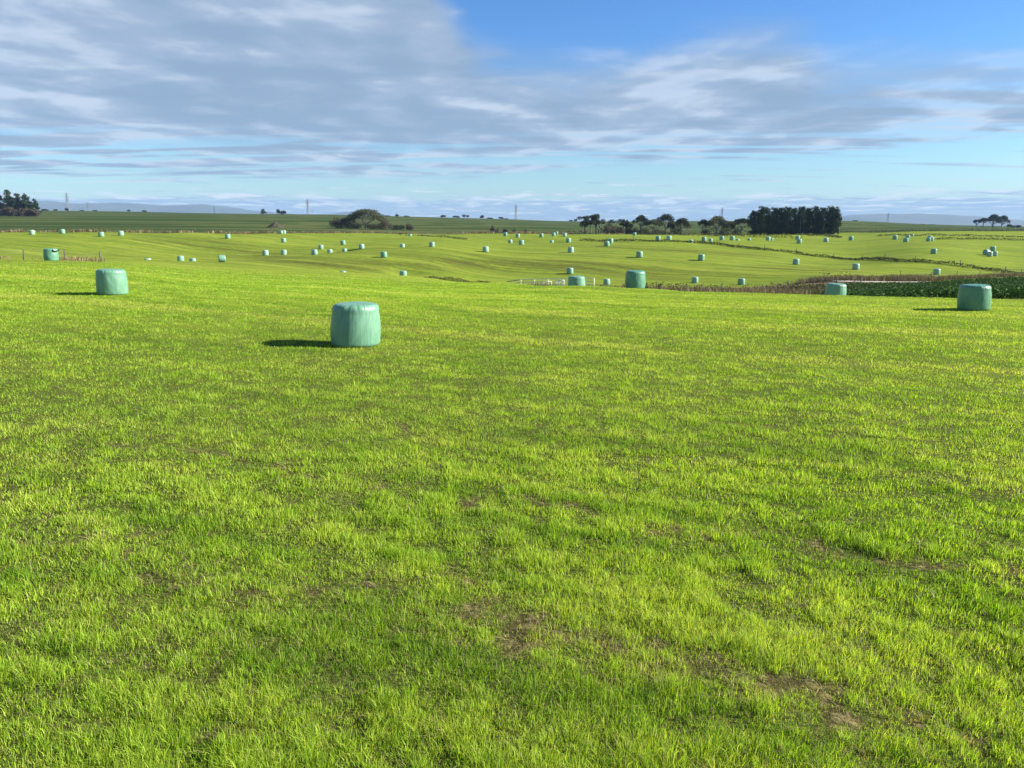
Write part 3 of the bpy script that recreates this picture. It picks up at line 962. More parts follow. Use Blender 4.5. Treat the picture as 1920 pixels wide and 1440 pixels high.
# row of windblown trees on the right
GR = 'windblown trees along the boundary'
for px, Y, top, hw, kind, cols, lab, n in (
        (1103, 300, 404, 16, 'gum', DARKS, 'gum tree with clumped dark crown, leftmost of the windblown row', 1500),
        (1122, 302, 402, 15, 'gum', DARKS, 'gum tree with clumped crown, second of the windblown row', 1500),
        (1150, 301, 414, 15, 'scrub', OLIVE, 'low grey green tree right of the two gums', 1100),
        (1178, 303, 410, 10, 'gum', DARKS, 'small dark tree left of the thin flat topped tree', 900),
        (1172, 299, 417, 12, 'scrub', DARKS, 'dark bush below the small dark tree', 800),
        (1201, 304, 402.5, 10, 'umbrella', DARKS, 'thin flat topped tree with a small round cap', 900),
        (1224, 301, 411, 16, 'umbrella', OLIVE, 'broad low flat topped tree left of the tall one', 1300),
        (1247, 303, 400.5, 14, 'umbrella', DARKS, 'tallest flat topped tree in the windblown row', 1200),
        (1261, 299, 413, 9, 'gum', DARKS, 'narrow dark tree right of the tallest flat topped one', 800),
        (1279, 301, 408, 14, 'dome', DARKS, 'dark pointed dome tree at the right of the first tree group', 1300),
        (1318, 303, 411, 9, 'umbrella', DARKS, 'small leaning flat topped tree standing apart left of the domed tree', 700),
        (1344, 301, 404, 16, 'dome', OLIVE, 'domed tree with visible pale limbs left of the conifer belt', 1700),
        (1366, 303, 415, 12, 'dome', OLIVE, 'low spreading tree between the domed tree and the conifer belt', 1000),
        (1391, 312, 409, 18, 'umbrella', DARKS, 'long low flat topped tree joining the conifer belt', 1400)):
    build_tree(kind, px, Y, top, hw * 1.25, lab, GR, cols, int(n * 1.3))
for px, top, hw, cols, lab in ((1137, 425, 8, SCRUB, 'low brown bush between the gums and the grey green tree'),
                               (1160, 428, 9, SCRUB, 'low brown bush below the grey green tree'),
                               (1192, 427, 9, DARKS, 'low dark bush below the thin flat topped tree'),
                               (1212, 428, 9, OLIVE, 'low olive bush left below the broad flat topped tree'),
                               (1236, 429, 9, SCRUB, 'low brown bush below the tallest flat topped tree'),
                               (1268, 427, 10, DARKS, 'low dark bush at the foot of the pointed dome tree'),
                               (1328, 428, 9, DARKS, 'low dark bush left below the domed tree'),
                               (1357, 429, 8, OLIVE, 'low olive bush right below the domed tree'),
                               (1380, 427, 10, DARKS, 'low dark bush left of the conifer belt')):
    build_tree('scrub', px, 297, top - 5, hw * 1.5, lab, 'low bushes under the windblown trees', cols, 450, 'bush')
# conifer belt
GB = 'conifers of the square shelter belt'
tops = [395, 388, 391, 389.5, 391, 388.5, 390, 387.5, 390, 388, 389.5, 387.5, 388.5]
for i, tp in enumerate(tops):
    px = 1414 + i * 12.7
    lab = 'tall dark conifer inside the dense square shelter belt'
    if i == 0:
        lab = 'lower dark conifer at the left end of the shelter belt'
    if i == len(tops) - 1:
        lab = 'tall dark conifer at the right end of the shelter belt'
    build_tree('conifer', px + random.uniform(-1, 1), 302 + random.uniform(-1, 1.5), tp, 10.5, lab, GB, PINE, 3600)
for i in range(6):
    build_tree('conifer', 1428 + i * 25.5, 309, 388 + (i % 3) * 1.2, 9.5, 'tall dark conifer in the back row of the shelter belt', GB, PINE, 900)
build_tree('gum', 1574, 306, 402, 4.5, 'slim ragged tree hanging out at the right end of the shelter belt', None, DARKS, 400)
# far right trees
for px, top, hw, kind, lab, n in ((1832, 411.5, 8, 'umbrella', 'smallest flat topped tree of the far right group', 500),
                                  (1844, 408, 9, 'umbrella', 'thin leaning flat topped tree in the far right group', 400),
                                  (1862, 401.5, 13, 'dome', 'largest domed tree of the far right group', 1300),
                                  (1880, 403.5, 10, 'dome', 'domed tree at the right of the far right group', 900)):
    build_tree(kind, px, 650, top, hw, lab, 'dark trees of the far right group', DARKS, n)
# skyline
GS = 'small dark bushes and trees on the far skyline'
for px, top, hw, kind, Y, lab in (
        (87, 391.5, 6, 'bush', 850, 'small skyline bush next to the pine clump'),
        (107, 392.3, 4, 'bush', 870, 'low skyline bush left of the first pylon'),
        (126.5, 389.5, 4.5, 'bush', 850, 'taller skyline bush at the foot of the first pylon'),
        (156, 394, 4, 'bush', 880, 'tiny skyline bush left of the second pylon'),
        (179, 394.2, 5, 'bush', 880, 'tiny skyline bush right of the second pylon'),
        (243.5, 393.3, 5, 'bush', 880, 'lone skyline bush right of the two left pylons'),
        (272, 394.3, 5, 'bush', 880, 'skyline bush farther right of the lone one'),
        (494.5, 392, 6, 'pine', 760, 'skyline pine with a bare stem left of two dense ones'),
        (521, 391.5, 7.5, 'bush', 760, 'dense skyline tree, left of a close pair'),
        (533, 393.5, 6.5, 'bush', 760, 'dense skyline tree, right of a close pair'),
        (724, 404.3, 7, 'bush', 900, 'low skyline bush just right of the big domed tree'),
        (744.5, 401.5, 3.2, 'pine', 900, 'small pointed skyline tree right of the big domed tree'),
        (762, 404.6, 6, 'bush', 900, 'low skyline bush right of the small pointed tree'),
        (832, 402.7, 7, 'bush', 950, 'rounded skyline bush, left of a long low one'),
        (853, 404.4, 10, 'bush', 950, 'long low skyline bush left of two thin trees'),
        (870.5, 402.7, 3, 'gum', 950, 'thin skyline tree, left of a tiny pair'),
        (876.5, 403.8, 2.6, 'gum', 950, 'thin skyline tree, right of a tiny pair'),
        (905, 403.2, 6, 'bush', 960, 'squarish skyline bush between the thin trees and the pylon'),
        (918, 408, 5.5, 'bush', 960, 'low skyline bush right of the squarish one'),
        (938, 406.6, 6, 'bush', 960, 'rounded skyline bush left of the middle pylon'),
        (949, 409.8, 4, 'bush', 960, 'lowest skyline bush at the left of the middle pylon'),
        (1080, 410.2, 3.5, 'bush', 960, 'tiny skyline bush left of the gum trees'),
        (1071, 412.6, 4, 'bush', 960, 'tiniest skyline bush farther left of the gum trees'),
        (1148, 410.5, 8, 'bush', 700, 'distant dark grove seen above the grey green tree'),
        (1163, 409.5, 9, 'bush', 700, 'distant dark grove left of the small dark tree'),
        (1604, 413.5, 5, 'bush', 900, 'tiny skyline bush right of the conifer belt'),
        (1725, 421, 8, 'bush', 900, 'low skyline bush right of the right pylon'),
        (1750, 421.3, 11, 'bush', 900, 'long low skyline bush left of the far right trees'),
        (1893, 419.7, 6, 'bush', 700, 'low skyline bush right of the far right trees'),
        (1906, 421, 7, 'bush', 700, 'low skyline bush at the right edge of the picture')):
    cols = PINE if kind == 'pine' else DARKS
    build_tree(kind, px, Y, top, hw, lab, GS, cols, 260, 'bush' if kind == 'bush' else 'tree',
               name=None if kind == 'bush' else 'skyline_tree')

# ------------------------------------------------------------------ strips of rough growth
def polyline(pts, step):
    P = np.array(pts, float)
    d = np.concatenate([[0], np.cumsum(np.linalg.norm(np.diff(P, axis=0), axis=1))])
    s = np.arange(0, d[-1], step)
    return np.stack([np.interp(s, d, P[:, i]) for i in range(P.shape[1])], -1), d[-1]


def strip_pts(pts, n, half, rng):
    P = np.array(pts, float)
    d = np.concatenate([[0], np.cumsum(np.linalg.norm(np.diff(P, axis=0), axis=1))])
    s = rng.uniform(0, d[-1], n)
    x, y = np.interp(s, d, P[:, 0]), np.interp(s, d, P[:, 1])
    return x + rng.normal(size=n) * half, y + rng.normal(size=n) * half, s


def line_px(pxpy):
    return [hit(a, b) for a, b in pxpy]


def line_depth(pxd):
    return [((a - 960) / 1475 * d, d) for a, d in pxd]


def hedge(name, pts, h, half, dens, label, cat, cols, kind=None, group=None, seed=1, leaf=.22, hvar=.6):
    rng = np.random.default_rng(seed)
    L = polyline(pts, 1)[1]
    n = int(L * dens)
    x, y, s = strip_pts(pts, n, half, rng)
    hh = h * (1 - hvar + 2 * hvar * fbm(s * .35, s * 0 + seed, seed, 3))
    z = zt(x, y) + rng.uniform(0, 1, n) ** .8 * hh
    m_ = (vnoise(s * .5, z, seed) * .5 + rng.random(n) * .5)[:, None]
    c = np.array(cols[0]) * (1 - m_) + np.array(cols[1]) * m_
    Vv, q, cc = leaves(np.stack([x, y, z], -1), leaf, c, rng)
    return tag(link(name, mk_mesh(name, Vv, q, col=cc), M['leaf']), label, cat, group, kind)


def dry_strip(name, pts, h, half, dens, label, cat, seed, w=.05, cols=None, hvar=.5):
    rng = np.random.default_rng(seed)
    L = polyline(pts, 1)[1]
    n = int(L * dens)
    x, y, s = strip_pts(pts, n, half, rng)
    g = fbm(s * .3, s * 0 + 3, seed, 3)
    k_ = rng.random(n) < sstep(.22, .5, g)
    x, y, s, g = x[k_], y[k_], s[k_], g[k_]
    n = len(x)
    cols = cols or [(.36, .28, .15), (.26, .20, .11), (.14, .12, .06), (.12, .15, .04)]
    c = palette(cols, np.clip((rng.random(n) * .7 + vnoise(s * .8, s * 0, seed + 5) * .6) * len(cols) * .75, 0, len(cols) - 1).astype(int)) * rng.uniform(.7, 1.2, (n, 1))
    return blades(name, x, y, h * (1 - hvar + 2 * hvar * g) * rng.uniform(.5, 1.2, n), w * rng.uniform(.6, 1.3, n), rng.beta(2, 3, n) * .7, c,
                  M['dry'], label, cat, rng)


def fence(name, pts, step, label, seed=1, hpost=1.15, wires=3, r=.07, group=None, gaps=0.0):
    rng = np.random.default_rng(seed)
    P, L = polyline(pts, step)
    if gaps:
        P = P[rng.random(len(P)) > gaps]
    o = tree_root(name, P[0, 0], P[0, 1], float(zt(P[0, 0], P[0, 1])), label, 'fence', group)
    mb = MB()
    mb.tube((0, 0, -.3), (0, 0, hpost), r, r * .9, 6)
    pm = mb.mesh('post')
    tops = []
    for i, (x, y) in enumerate(P[:99]):
        x, y = x + rng.normal() * .1, y + rng.normal() * .1
        z = float(zt(x, y))
        p = link('post', pm, M['post'], o)
        p.location = Vector((x, y, z)) - o.location
        p.rotation_euler = (rng.normal() * .04, rng.normal() * .04, rng.uniform(0, 6))
        sc = rng.uniform(.85, 1.12)
        p.scale = (1, 1, sc)
        tops.append((x, y, z, hpost * sc))
    T_ = np.array(tops)
    for k_ in range(wires):
        wb_ = MB()
        f = .93 - .28 * k_
        for a, b in zip(T_[:-1], T_[1:]):
            A = a[:3] + np.array([0, 0, hpost * .86 * f]) - np.array(o.location)
            Bq = b[:3] + np.array([0, 0, hpost * .86 * f]) - np.array(o.location)
            wb_.tube(A, Bq, .006, .006, 4)
        if wb_.v:
            link('wire', wb_.mesh('wire'), M['wire'], o)
    return o


def bd(px_list, off=0.):
    return [((p - 960) / 1475 * (fence_depth(p) + off), fence_depth(p) + off) for p in px_list]


fence('post_and_wire_fence', bd(range(-60, 561, 40)), 2.9, 'long wire fence of thin posts along the far edge of the left field', 3, 1.25, gaps=.15)
fence('post_and_wire_fence', bd(range(560, 1101, 40)), 3.0, 'wire fence along the far field edge in front of the bushy cluster', 4, 1.25, gaps=.15)
fence('post_and_wire_fence', bd(range(1590, 1981, 40)), 5.0, 'wire fence along the far field edge right of the conifer belt', 5, 1.1, gaps=.2)
dry_strip('dry_fence_grass', bd(range(-60, 1101, 30), -.3), .75, .55, 26, 'tan dry grass standing along the far boundary fence', 'dry grass', 31, .16)
dry_strip('dry_fence_grass', bd(range(1101, 1420, 30), -.3), .5, .5, 14, 'tan dry grass along the foot of the windblown trees', 'dry grass', 32, .16)
hedge('boundary_hedge', bd(range(905, 1115, 20), 2), 1.0, .5, 26, 'patchy dark hedge along the fence left of the gum trees', 'hedge', SCRUB, seed=5, leaf=.4, hvar=1.0)
for px, top, hw, lab in ((922, 421, 4, 'small leafless scrub bush left of the middle dry scrub'), (929, 424, 6, 'dry scrub bush on the boundary below the middle pylon'),
                         (947, 427, 6, 'reddish scrub bush on the boundary, right of the first dry one'), (964, 428, 5, 'low reddish scrub bush farther right on the boundary'),
                         (985, 429, 6, 'dark low scrub bush right of the reddish ones')):
    build_tree('scrub', px, 296, top, hw, lab, 'dry scrub bushes on the boundary', SCRUB, 350, 'bush')
hedge('belt_undergrowth', bd(range(1395, 1600, 20), -1.), .8, .8, 16, 'dark strip of undergrowth at the foot of the conifer belt', 'undergrowth', DARKS, seed=6, leaf=.4)
hedge('field_edge_hedge', bd(range(1585, 1990, 20), .5), .7, .6, 12, 'thin dark hedge along the far field edge at the right', 'hedge', OLIVE, seed=7, leaf=.4)

# left fence on the near crest
lf = line_depth([(-40, 73), (7, 73.5), (73, 74), (160, 75), (214, 75)])
fence('paddock_fence', lf, 3.4, 'short fence of grey posts in brown grass at the left', 8, 1.05, 2, .075)
dry_strip('brown_fence_grass', line_depth([(-60, 73), (0, 73.4), (100, 74.2), (180, 75)]), .45, .5, 95, 'brown dead grass standing along the short left fence', 'dry grass', 33, .04,
          [(.40, .28, .17), (.30, .21, .13), (.22, .16, .10), (.42, .33, .20)], .35)

# hedge lines on the far right slope, and one shadow line built of leaves
HD = ((.016, .022, .009), (.060, .062, .026))
GH = 'dark hedge and shadow lines across the far slope'
hl = line_px([(1088, 451.5), (1190, 452.5), (1250, 453.5), (1310, 456), (1340, 459), (1420, 468), (1500, 477.5), (1562, 484.5), (1620, 487.5), (1685, 490.5),
              (1780, 496.5), (1850, 506), (1925, 516)])
hedge('hedge_shade_line', hl, .55, .35, 62, 'long dark low hedge running diagonally down the right slope', 'hedge', HD, seed=11, group=GH, leaf=.26)
fence('hedge_fence', hl, 8.5, 'sparse posts standing in the long diagonal hedge', 12, 1.25, 1, .09)
hedge('hedge_shade_line', line_px([(1195, 440.5), (1260, 441), (1330, 443), (1420, 445), (1505, 448)]), .9, .5, 40, 'dark leafy strip standing in for a shadow line below the windblown trees and conifer belt', 'hedge', HD,
      seed=13, group=GH, leaf=.3)  # dark leaves laid where a shadow line crosses the slope
hedge('hedge_shade_line', line_px([(1515, 442.3), (1550, 443.5), (1577, 446)]), .6, .4, 40, 'short dark hedge strip below the right end of the conifer belt', 'hedge', HD, seed=14, group=GH, leaf=.3)
hedge('hedge_shade_line', line_px([(1645, 443.2), (1700, 441.6), (1760, 442.4), (1840, 443.6), (1930, 446)]), .55, .4, 34, 'thin dark hedge highest on the right slope', 'hedge', HD, seed=15, group=GH, leaf=.28)
hedge('hedge_shade_line', line_px([(1752, 449), (1800, 448.8), (1850, 449.2), (1930, 450.8)]), .5, .4, 34, 'thin dark hedge starting at the tight cluster of three bales', 'hedge', HD, seed=16, group=GH, leaf=.28)
hedge('hedge_shade_line', line_px([(745, 439.8), (800, 442.8), (840, 445.5), (875, 449.5)]), .5, .4, 26, 'broken dark hedge strip below the far fence right of the bushy cluster', 'hedge', HD, seed=17, group=GH, leaf=.28, hvar=1.)

# dark weeds on the crest
wl = line_depth([(795, 96), (830, 92), (870, 86), (918, 79)])
hedge('thistle_row', wl, .42, .16, 130, 'row of small dark thistles on the near crest left of the white rails', 'weeds', HD, 'stuff', seed=18, leaf=.10, hvar=1.1)

# rushes in the valley
RUSH = [(.17, .135, .085), (.13, .105, .065), (.085, .072, .045), (.24, .195, .12), (.08, .095, .03), (.05, .055, .025)]
for k_, (pts, h, half, dens, sd) in enumerate((
        ([(1235, 92), (1330, 96), (1450, 98), (1540, 100)], 1.05, 3.2, 480, 41),
        ([(1270, 72), (1400, 76), (1500, 80), (1560, 84)], 1.1, 3.0, 300, 42))):
    dry_strip('brown_rushes', line_depth(pts), h * .74, half, dens * .6,
              ['thick band of brown dead rushes filling the valley behind the near crest', 'nearer strip of brown rushes just behind the near crest'][k_], 'rushes', sd, .06, RUSH, .5)
hedge('gorse_scrub', line_depth([(1225, 86), (1330, 92), (1450, 96), (1545, 97)]), 1.15, 2.6, 300, 'dark brown scrub mixed among the valley rushes', 'scrub', ((.040, .030, .020), (.135, .105, .070)), 'stuff',
      seed=43, leaf=.2, hvar=.9)
dry_strip('brown_bank_growth', line_depth([(1530, 126), (1600, 121), (1690, 122), (1740, 124)]), 1.0, 1.5, 360,
          'brown dead growth on the bank above the white track', 'dry growth', 44, .06, RUSH, .6)
dry_strip('brown_bank_growth', line_depth([(1740, 124), (1800, 128), (1900, 134), (1980, 136)]), .6, .8, 170, 'thin brown growth trailing right along the bank behind the leafy crop', 'dry growth', 54, .06, RUSH, .6)
hedge('bank_scrub', line_depth([(1545, 124), (1620, 121), (1700, 122), (1760, 125)]), 1.1, 1.3, 60, 'dark reddish scrub on the bank above the white track', 'scrub',
      ((.05, .035, .022), (.13, .09, .05)), 'stuff', seed=45, leaf=.22, hvar=.9)
dry_strip('brown_crop_margin', line_depth([(1480, 105), (1590, 106), (1750, 106), (1900, 112)]), .55, .8, 120, 'brown grass margin between the leafy crop and the track', 'dry grass', 46, .05, RUSH, .5)
fence('valley_fence', line_depth([(1440, 108), (1520, 107), (1640, 107)]), 3.3, 'few grey posts standing in the rushes left of the white track', 47, 1.2, 2, .09)
fence('bank_fence', line_depth([(1700, 131), (1790, 131), (1960, 138)]), 5.0, 'few thin posts on the brown bank behind the big crop side bale', 48, 1.3, 2, .055)
fence('rush_fence', line_depth([(1105, 100), (1150, 100), (1232, 92)]), 2.6, 'short run of dark posts between the white rails and the rushes', 49, 1.35, 2, .09)
for px, Y, top, hw, lab in ((1215, 78, 531, 5, 'small brown bush right beside the field edge bale'), (1242, 82, 530, 5.5, 'small brown bush further right of the field edge bale'),
                            (1130, 100, 533, 5, 'low brown bush left of the valley bale behind the rails')):
    build_tree('scrub', px, Y, top, hw, lab, 'low brown bushes behind the crest', SCRUB, 500, 'bush', leaf=.16)
dry_strip('brown_crest_grass', line_depth([(1000, 64), (1083, 60), (1160, 60), (1260, 58)]), .45, .6, 120, 'thin brown grass along the crest by the field edge bale', 'dry grass', 50, .03, RUSH, .5)


# white gravel track
def track():
    c = line_depth([(1575, 113.5), (1640, 112), (1750, 111.5), (1775, 112)])
    P, L = polyline(c, 1.0)
    n = len(P)
    Vv = []
    for off in (-1.0, -.5, 0, .5, 1.0):
        xx, yy = P[:, 0], P[:, 1] + off
        Vv.append(np.stack([xx, yy, zt(xx, yy) + .05 + off * .03 + .1], -1))
    Vv = np.concatenate(Vv)
    q = [[k_ * n + i, k_ * n + i + 1, (k_ + 1) * n + i + 1, (k_ + 1) * n + i] for k_ in range(4) for i in range(n - 1)]
    m = noisy_mat('pale_gravel', (.30, .26, .21), (.46, .41, .34), 3, .9)
    struct(link('track', mk_mesh('track', Vv, q, smooth=True), m))


track()


# leafy crop
def crop():
    rng = np.random.default_rng(77)
    n = 21000
    px = rng.uniform(1480, 2050, n)
    Y = np.sqrt(rng.uniform(41 ** 2, 116 ** 2, n))
    near = np.interp(px, [1480, 1540, 1600, 1700, 1920, 2050], [94, 80, 58, 46, 41, 40])
    k_ = (Y > near + rng.normal(size=n) * .5) & (Y < np.interp(px, [1600, 1750, 1850, 2050], [104, 105, 111, 116]))
    px, Y = px[k_], Y[k_]
    x = (px - 960) / 1475 * Y
    n = len(x)
    L = 7
    cx = np.repeat(x, L) + rng.normal(size=n * L) * .16
    cy = np.repeat(Y, L) + rng.normal(size=n * L) * .16
    hz = np.repeat(.42 + .30 * fbm(x * .8, Y * .8, 9, 3), L) * rng.uniform(.35, 1.05, n * L)
    m_ = rng.random((n * L, 1))
    c = np.array((.018, .052, .012)) * (1 - m_) + np.array((.060, .125, .030)) * m_
    Vv, q, cc = leaves(np.stack([cx, cy, zt(cx, cy) + hz], -1), .22, c, rng, .35)
    tag(link('fodder_crop', mk_mesh('fodder_crop', Vv, q, col=cc), M['leaf']), 'dark green leafy fodder crop beyond the near field at the right', 'crop', kind='stuff')


crop()


# ------------------------------------------------------------------ white rails
def rail_yard():
    a, b, c0 = pt(977, 523.5, 116), pt(1114, 522.0, 104), pt(960, 527.5, 119)
    o = tree_root('rail_fence', a[0], a[1], float(zt(a[0], a[1])), 'white painted rail fence of a stock yard in the valley', 'fence')
    org = np.array(o.location)
    top = [a, b]
    L = np.linalg.norm(b - a)
    dirv = (b - a) / L
    npost = 6
    pm = MB()
    pm.bar((0, 0, -1.7), (0, 0, .05), .10, .10)
    pmesh = pm.mesh('post')
    for i in range(npost):
        p = a + dirv * L * i / (npost - 1)
        link('post', pmesh, M['white'], o, p - org)
    for kk, dz in enumerate((0, -.42, -.80)):
        rb = MB()
        rb.bar(a + [0, -.09, dz] - org, b + [0, -.09, dz] - org, .05, .11)
        link('rail', rb.mesh('rail'), M['white'], o)
    # bare timber wing at the left end
    w = tree_root('rail_wing', c0[0], c0[1], float(zt(c0[0], c0[1])), 'bare grey timber wing rails left of the white stock yard', 'fence')
    org = np.array(w.location)
    for dz in (-.05, -.5):
        rb = MB()
        rb.bar(c0 + [-.8, 0, dz] - org, a + [-.2, .05, dz - .05] - org, .05, .12)
        link('rail', rb.mesh('rail'), M['greyrail'], w)
    for f in (0, .5):
        p = c0 + (a - c0) * f
        pb = MB()
        pb.bar(p + [0, .1, -1.2] - org, p + [0, .1, .12] - org, .12, .12)
        link('post', pb.mesh('post'), M['greyrail'], w)
    # gates
    for (p0, p1, lab) in ((pt(1010, 528, 108), pt(1034, 528, 107.5), 'white gate with a sloping brace, left one in the stock yard'),
                          (pt(1044, 526, 106.5), pt(1058, 526, 106), 'white barred gate frame at the right of the stock yard')):
        g = tree_root('yard_gate', p0[0], p0[1], float(zt(p0[0], p0[1])), lab, 'gate', 'white stock yard gates')
        org = np.array(g.location)
        fr = MB()
        for dz in (0, -1.05):
            fr.bar(p0 + [0, 0, dz] - org, p1 + [0, 0, dz] - org, .05, .09)
        for pp in (p0, p1):
            fr.bar(pp + [0, .03, -1.09] - org, pp + [0, .03, .04] - org, .09, .09)
        link('frame', fr.mesh('frame'), M['white'], g)
        for dz in (-.35, -.70):
            bb = MB()
            bb.bar(p0 + [0, .06, dz] - org, p1 + [0, .06, dz] - org, .03, .06)
            link('bar', bb.mesh('bar'), M['white'], g)
        br = MB()
        br.bar(p0 + [0, -.06, -1.0] - org, p0 * .55 + p1 * .45 + [0, -.06, -.05] - org, .04, .11)
        link('brace', br.mesh('brace'), M['white'], g)


rail_yard()


# ------------------------------------------------------------------ bales
def bale_mesh(seed, hi):
    rng = np.random.default_rng(seed)
    na = 128 if hi else 28
    R, H, c = .66, 1.15, .165
    prof = [(0, .0), (R * .55, .0)]
    ks = 7 if hi else 3
    for i in range(ks + 1):
        a = PI / 2 * i / ks
        prof.append((R * .965 - c * .7 + c * .7 * math.sin(a), c * .7 - c * .7 * math.cos(a)))
    for i in range(1, (26 if hi else 5)):
        f = i / (26 if hi else 5)
        prof.append((R * (.965 + .035 * math.sin(PI * min(1, f * 1.1)) - .035 * f), c * .7 + (H - c * 1.7) * f))
    for i in range(ks + 1):
        a = PI / 2 * i / ks
        prof.append((R * .93 - c + c * math.cos(a), H - c + c * math.sin(a)))
    prof += [(R * .55, H + .012), (R * .25, H + .022), (0.0, H + .025)]
    prof = np.array(prof)
    an = np.arange(na) * 2 * PI / na
    ex = 1 + .02 * np.cos(2 * an + seed) + .012 * np.cos(3 * an + 2 * seed)
    np_ = len(prof)
    r = prof[:, 0][None] * ex[:, None]
    z = np.repeat(prof[:, 1][None], na, 0)
    if hi:
        A = np.cos(an)[:, None] * 3 + 0 * z
        C = np.sin(an)[:, None] * 3 + 0 * z
        fold = fbm(A * 3.2 + C * 2.1 + seed, A * 1.7 - C * 3.3 + z * .5, seed, 3) - .5        # vertical folds
        lump = fbm(A * .8 + z * 2, C * .8 - z, seed + 4, 3) - .5
        side = np.clip(prof[:, 0] / R, 0, 1)[None] ** 2
        edge = np.exp(-((z - (H - .07)) / .10) ** 2)
        pleat = (vnoise(an * 14 / PI * 3, an * 0 + seed, seed + 2) - .5)[:, None]
        r = r + side * (fold * .012 + lump * .032) + edge * side * pleat * .020
        top = (prof[:, 1] > H - .02)[None]
        z = z + top * ((fbm(r * np.cos(an)[:, None] * 5, r * np.sin(an)[:, None] * 5, seed + 8, 3) - .5) * .028)
        z = z + edge * pleat * .012
    lean = rng.normal(size=2) * .02
    X, Y_ = r * np.cos(an)[:, None] + lean[0] * z, r * np.sin(an)[:, None] + lean[1] * z
    Vv = np.stack([X, Y_, z - .015], -1).reshape(-1, 3)
    i, j = np.meshgrid(np.arange(na), np.arange(np_ - 1), indexing='ij')
    i2 = (i + 1) % na
    q = np.stack([i * np_ + j, i2 * np_ + j, i2 * np_ + j + 1, i * np_ + j + 1], -1).reshape(-1, 4)
    return mk_mesh('silage_bale', Vv, q, smooth=True)


LOW = [bale_mesh(s, False) for s in range(5)]
GBALE = 'green wrapped bales scattered over the mown field'
for i, (x, y, w, pose, label) in enumerate(placed):
    z = float(zt(x, y))
    me = bale_mesh(100 + i, True) if w > 20 else LOW[i % 5]
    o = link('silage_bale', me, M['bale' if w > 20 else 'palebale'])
    tag(o, label, 'bale', GBALE)
    s = w * y / F / 1.3 if w else 1.0
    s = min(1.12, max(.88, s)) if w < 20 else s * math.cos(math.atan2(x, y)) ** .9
    o.scale = (s, s, s * random.uniform(.97, 1.03))
    o.rotation_euler = (random.gauss(0, .015), random.gauss(0, .015), random.uniform(0, 6.28))
    o.location = (x, y, z)
    if pose == 'lie':
        o.rotation_euler = (0, PI / 2, math.radians(25))
        o.location = (x - .5, y, z + .63 * s)
    if 'black strap' in label:
        o.rotation_euler = (0, 0, 0)
        mb = MB()
        rt, fr_ = np.array((math.cos(math.atan2(-x, y)), math.sin(math.atan2(-x, y)), 0)), np.array((-x, -y, 0)) / math.hypot(x, y)
        pts = [rt * .16 + fr_ * .60 + [0, 0, 1.05], rt * .24 + fr_ * .67 + [0, 0, .93], rt * .40 + fr_ * .60 + [0, 0, .88], rt * .56 + fr_ * .46 + [0, 0, .90],
               rt * .68 + fr_ * .26 + [0, 0, .97], rt * .74 + fr_ * .10 + [0, 0, 1.02]]
        for a, b in zip(pts[:-1], pts[1:]):
            mb.tube(a, b, .05, .05, 6)
        link('strap', mb.mesh('strap', True), M['strap'], o)


# ------------------------------------------------------------------ dirt heap
def heap():
    x, y = hit(517, 426.5)
    z = float(zt(x, y))
    R_, H_ = 3.6, 2.5
    n = 40
    g = np.linspace(-1.1, 1.1, n)
    X, Yg = np.meshgrid(g * R_ * 1.05, g * R_, indexing='ij')
    rr = np.hypot(X / (R_ * 1.05), Yg / R_)
    Z = H_ * np.clip(1 - rr, -.1, 1) ** 1.0 * (1 if True else 0)
    Z = np.where(rr < 1, H_ * (1 - rr) ** 1.05, -.25) + (fbm(X * .9, Yg * .9, 5, 4) - .5) * .5 * (rr < 1.05)
    base = zt(x + X, y + Yg) - z
    Z = Z + base - .03
    Vv = np.stack([X, Yg, Z], -1).reshape(-1, 3)
    i, j = np.meshgrid(np.arange(n - 1), np.arange(n - 1), indexing='ij')
    q = np.stack([i * n + j, (i + 1) * n + j, (i + 1) * n + j + 1, i * n + j + 1], -1).reshape(-1, 4)
    tag(link('dirt_heap', mk_mesh('dirt_heap', Vv, q), M['soil'], None, (x, y, z)), 'pointed heap of dark brown dirt beyond the boundary fence', 'dirt heap')


heap()


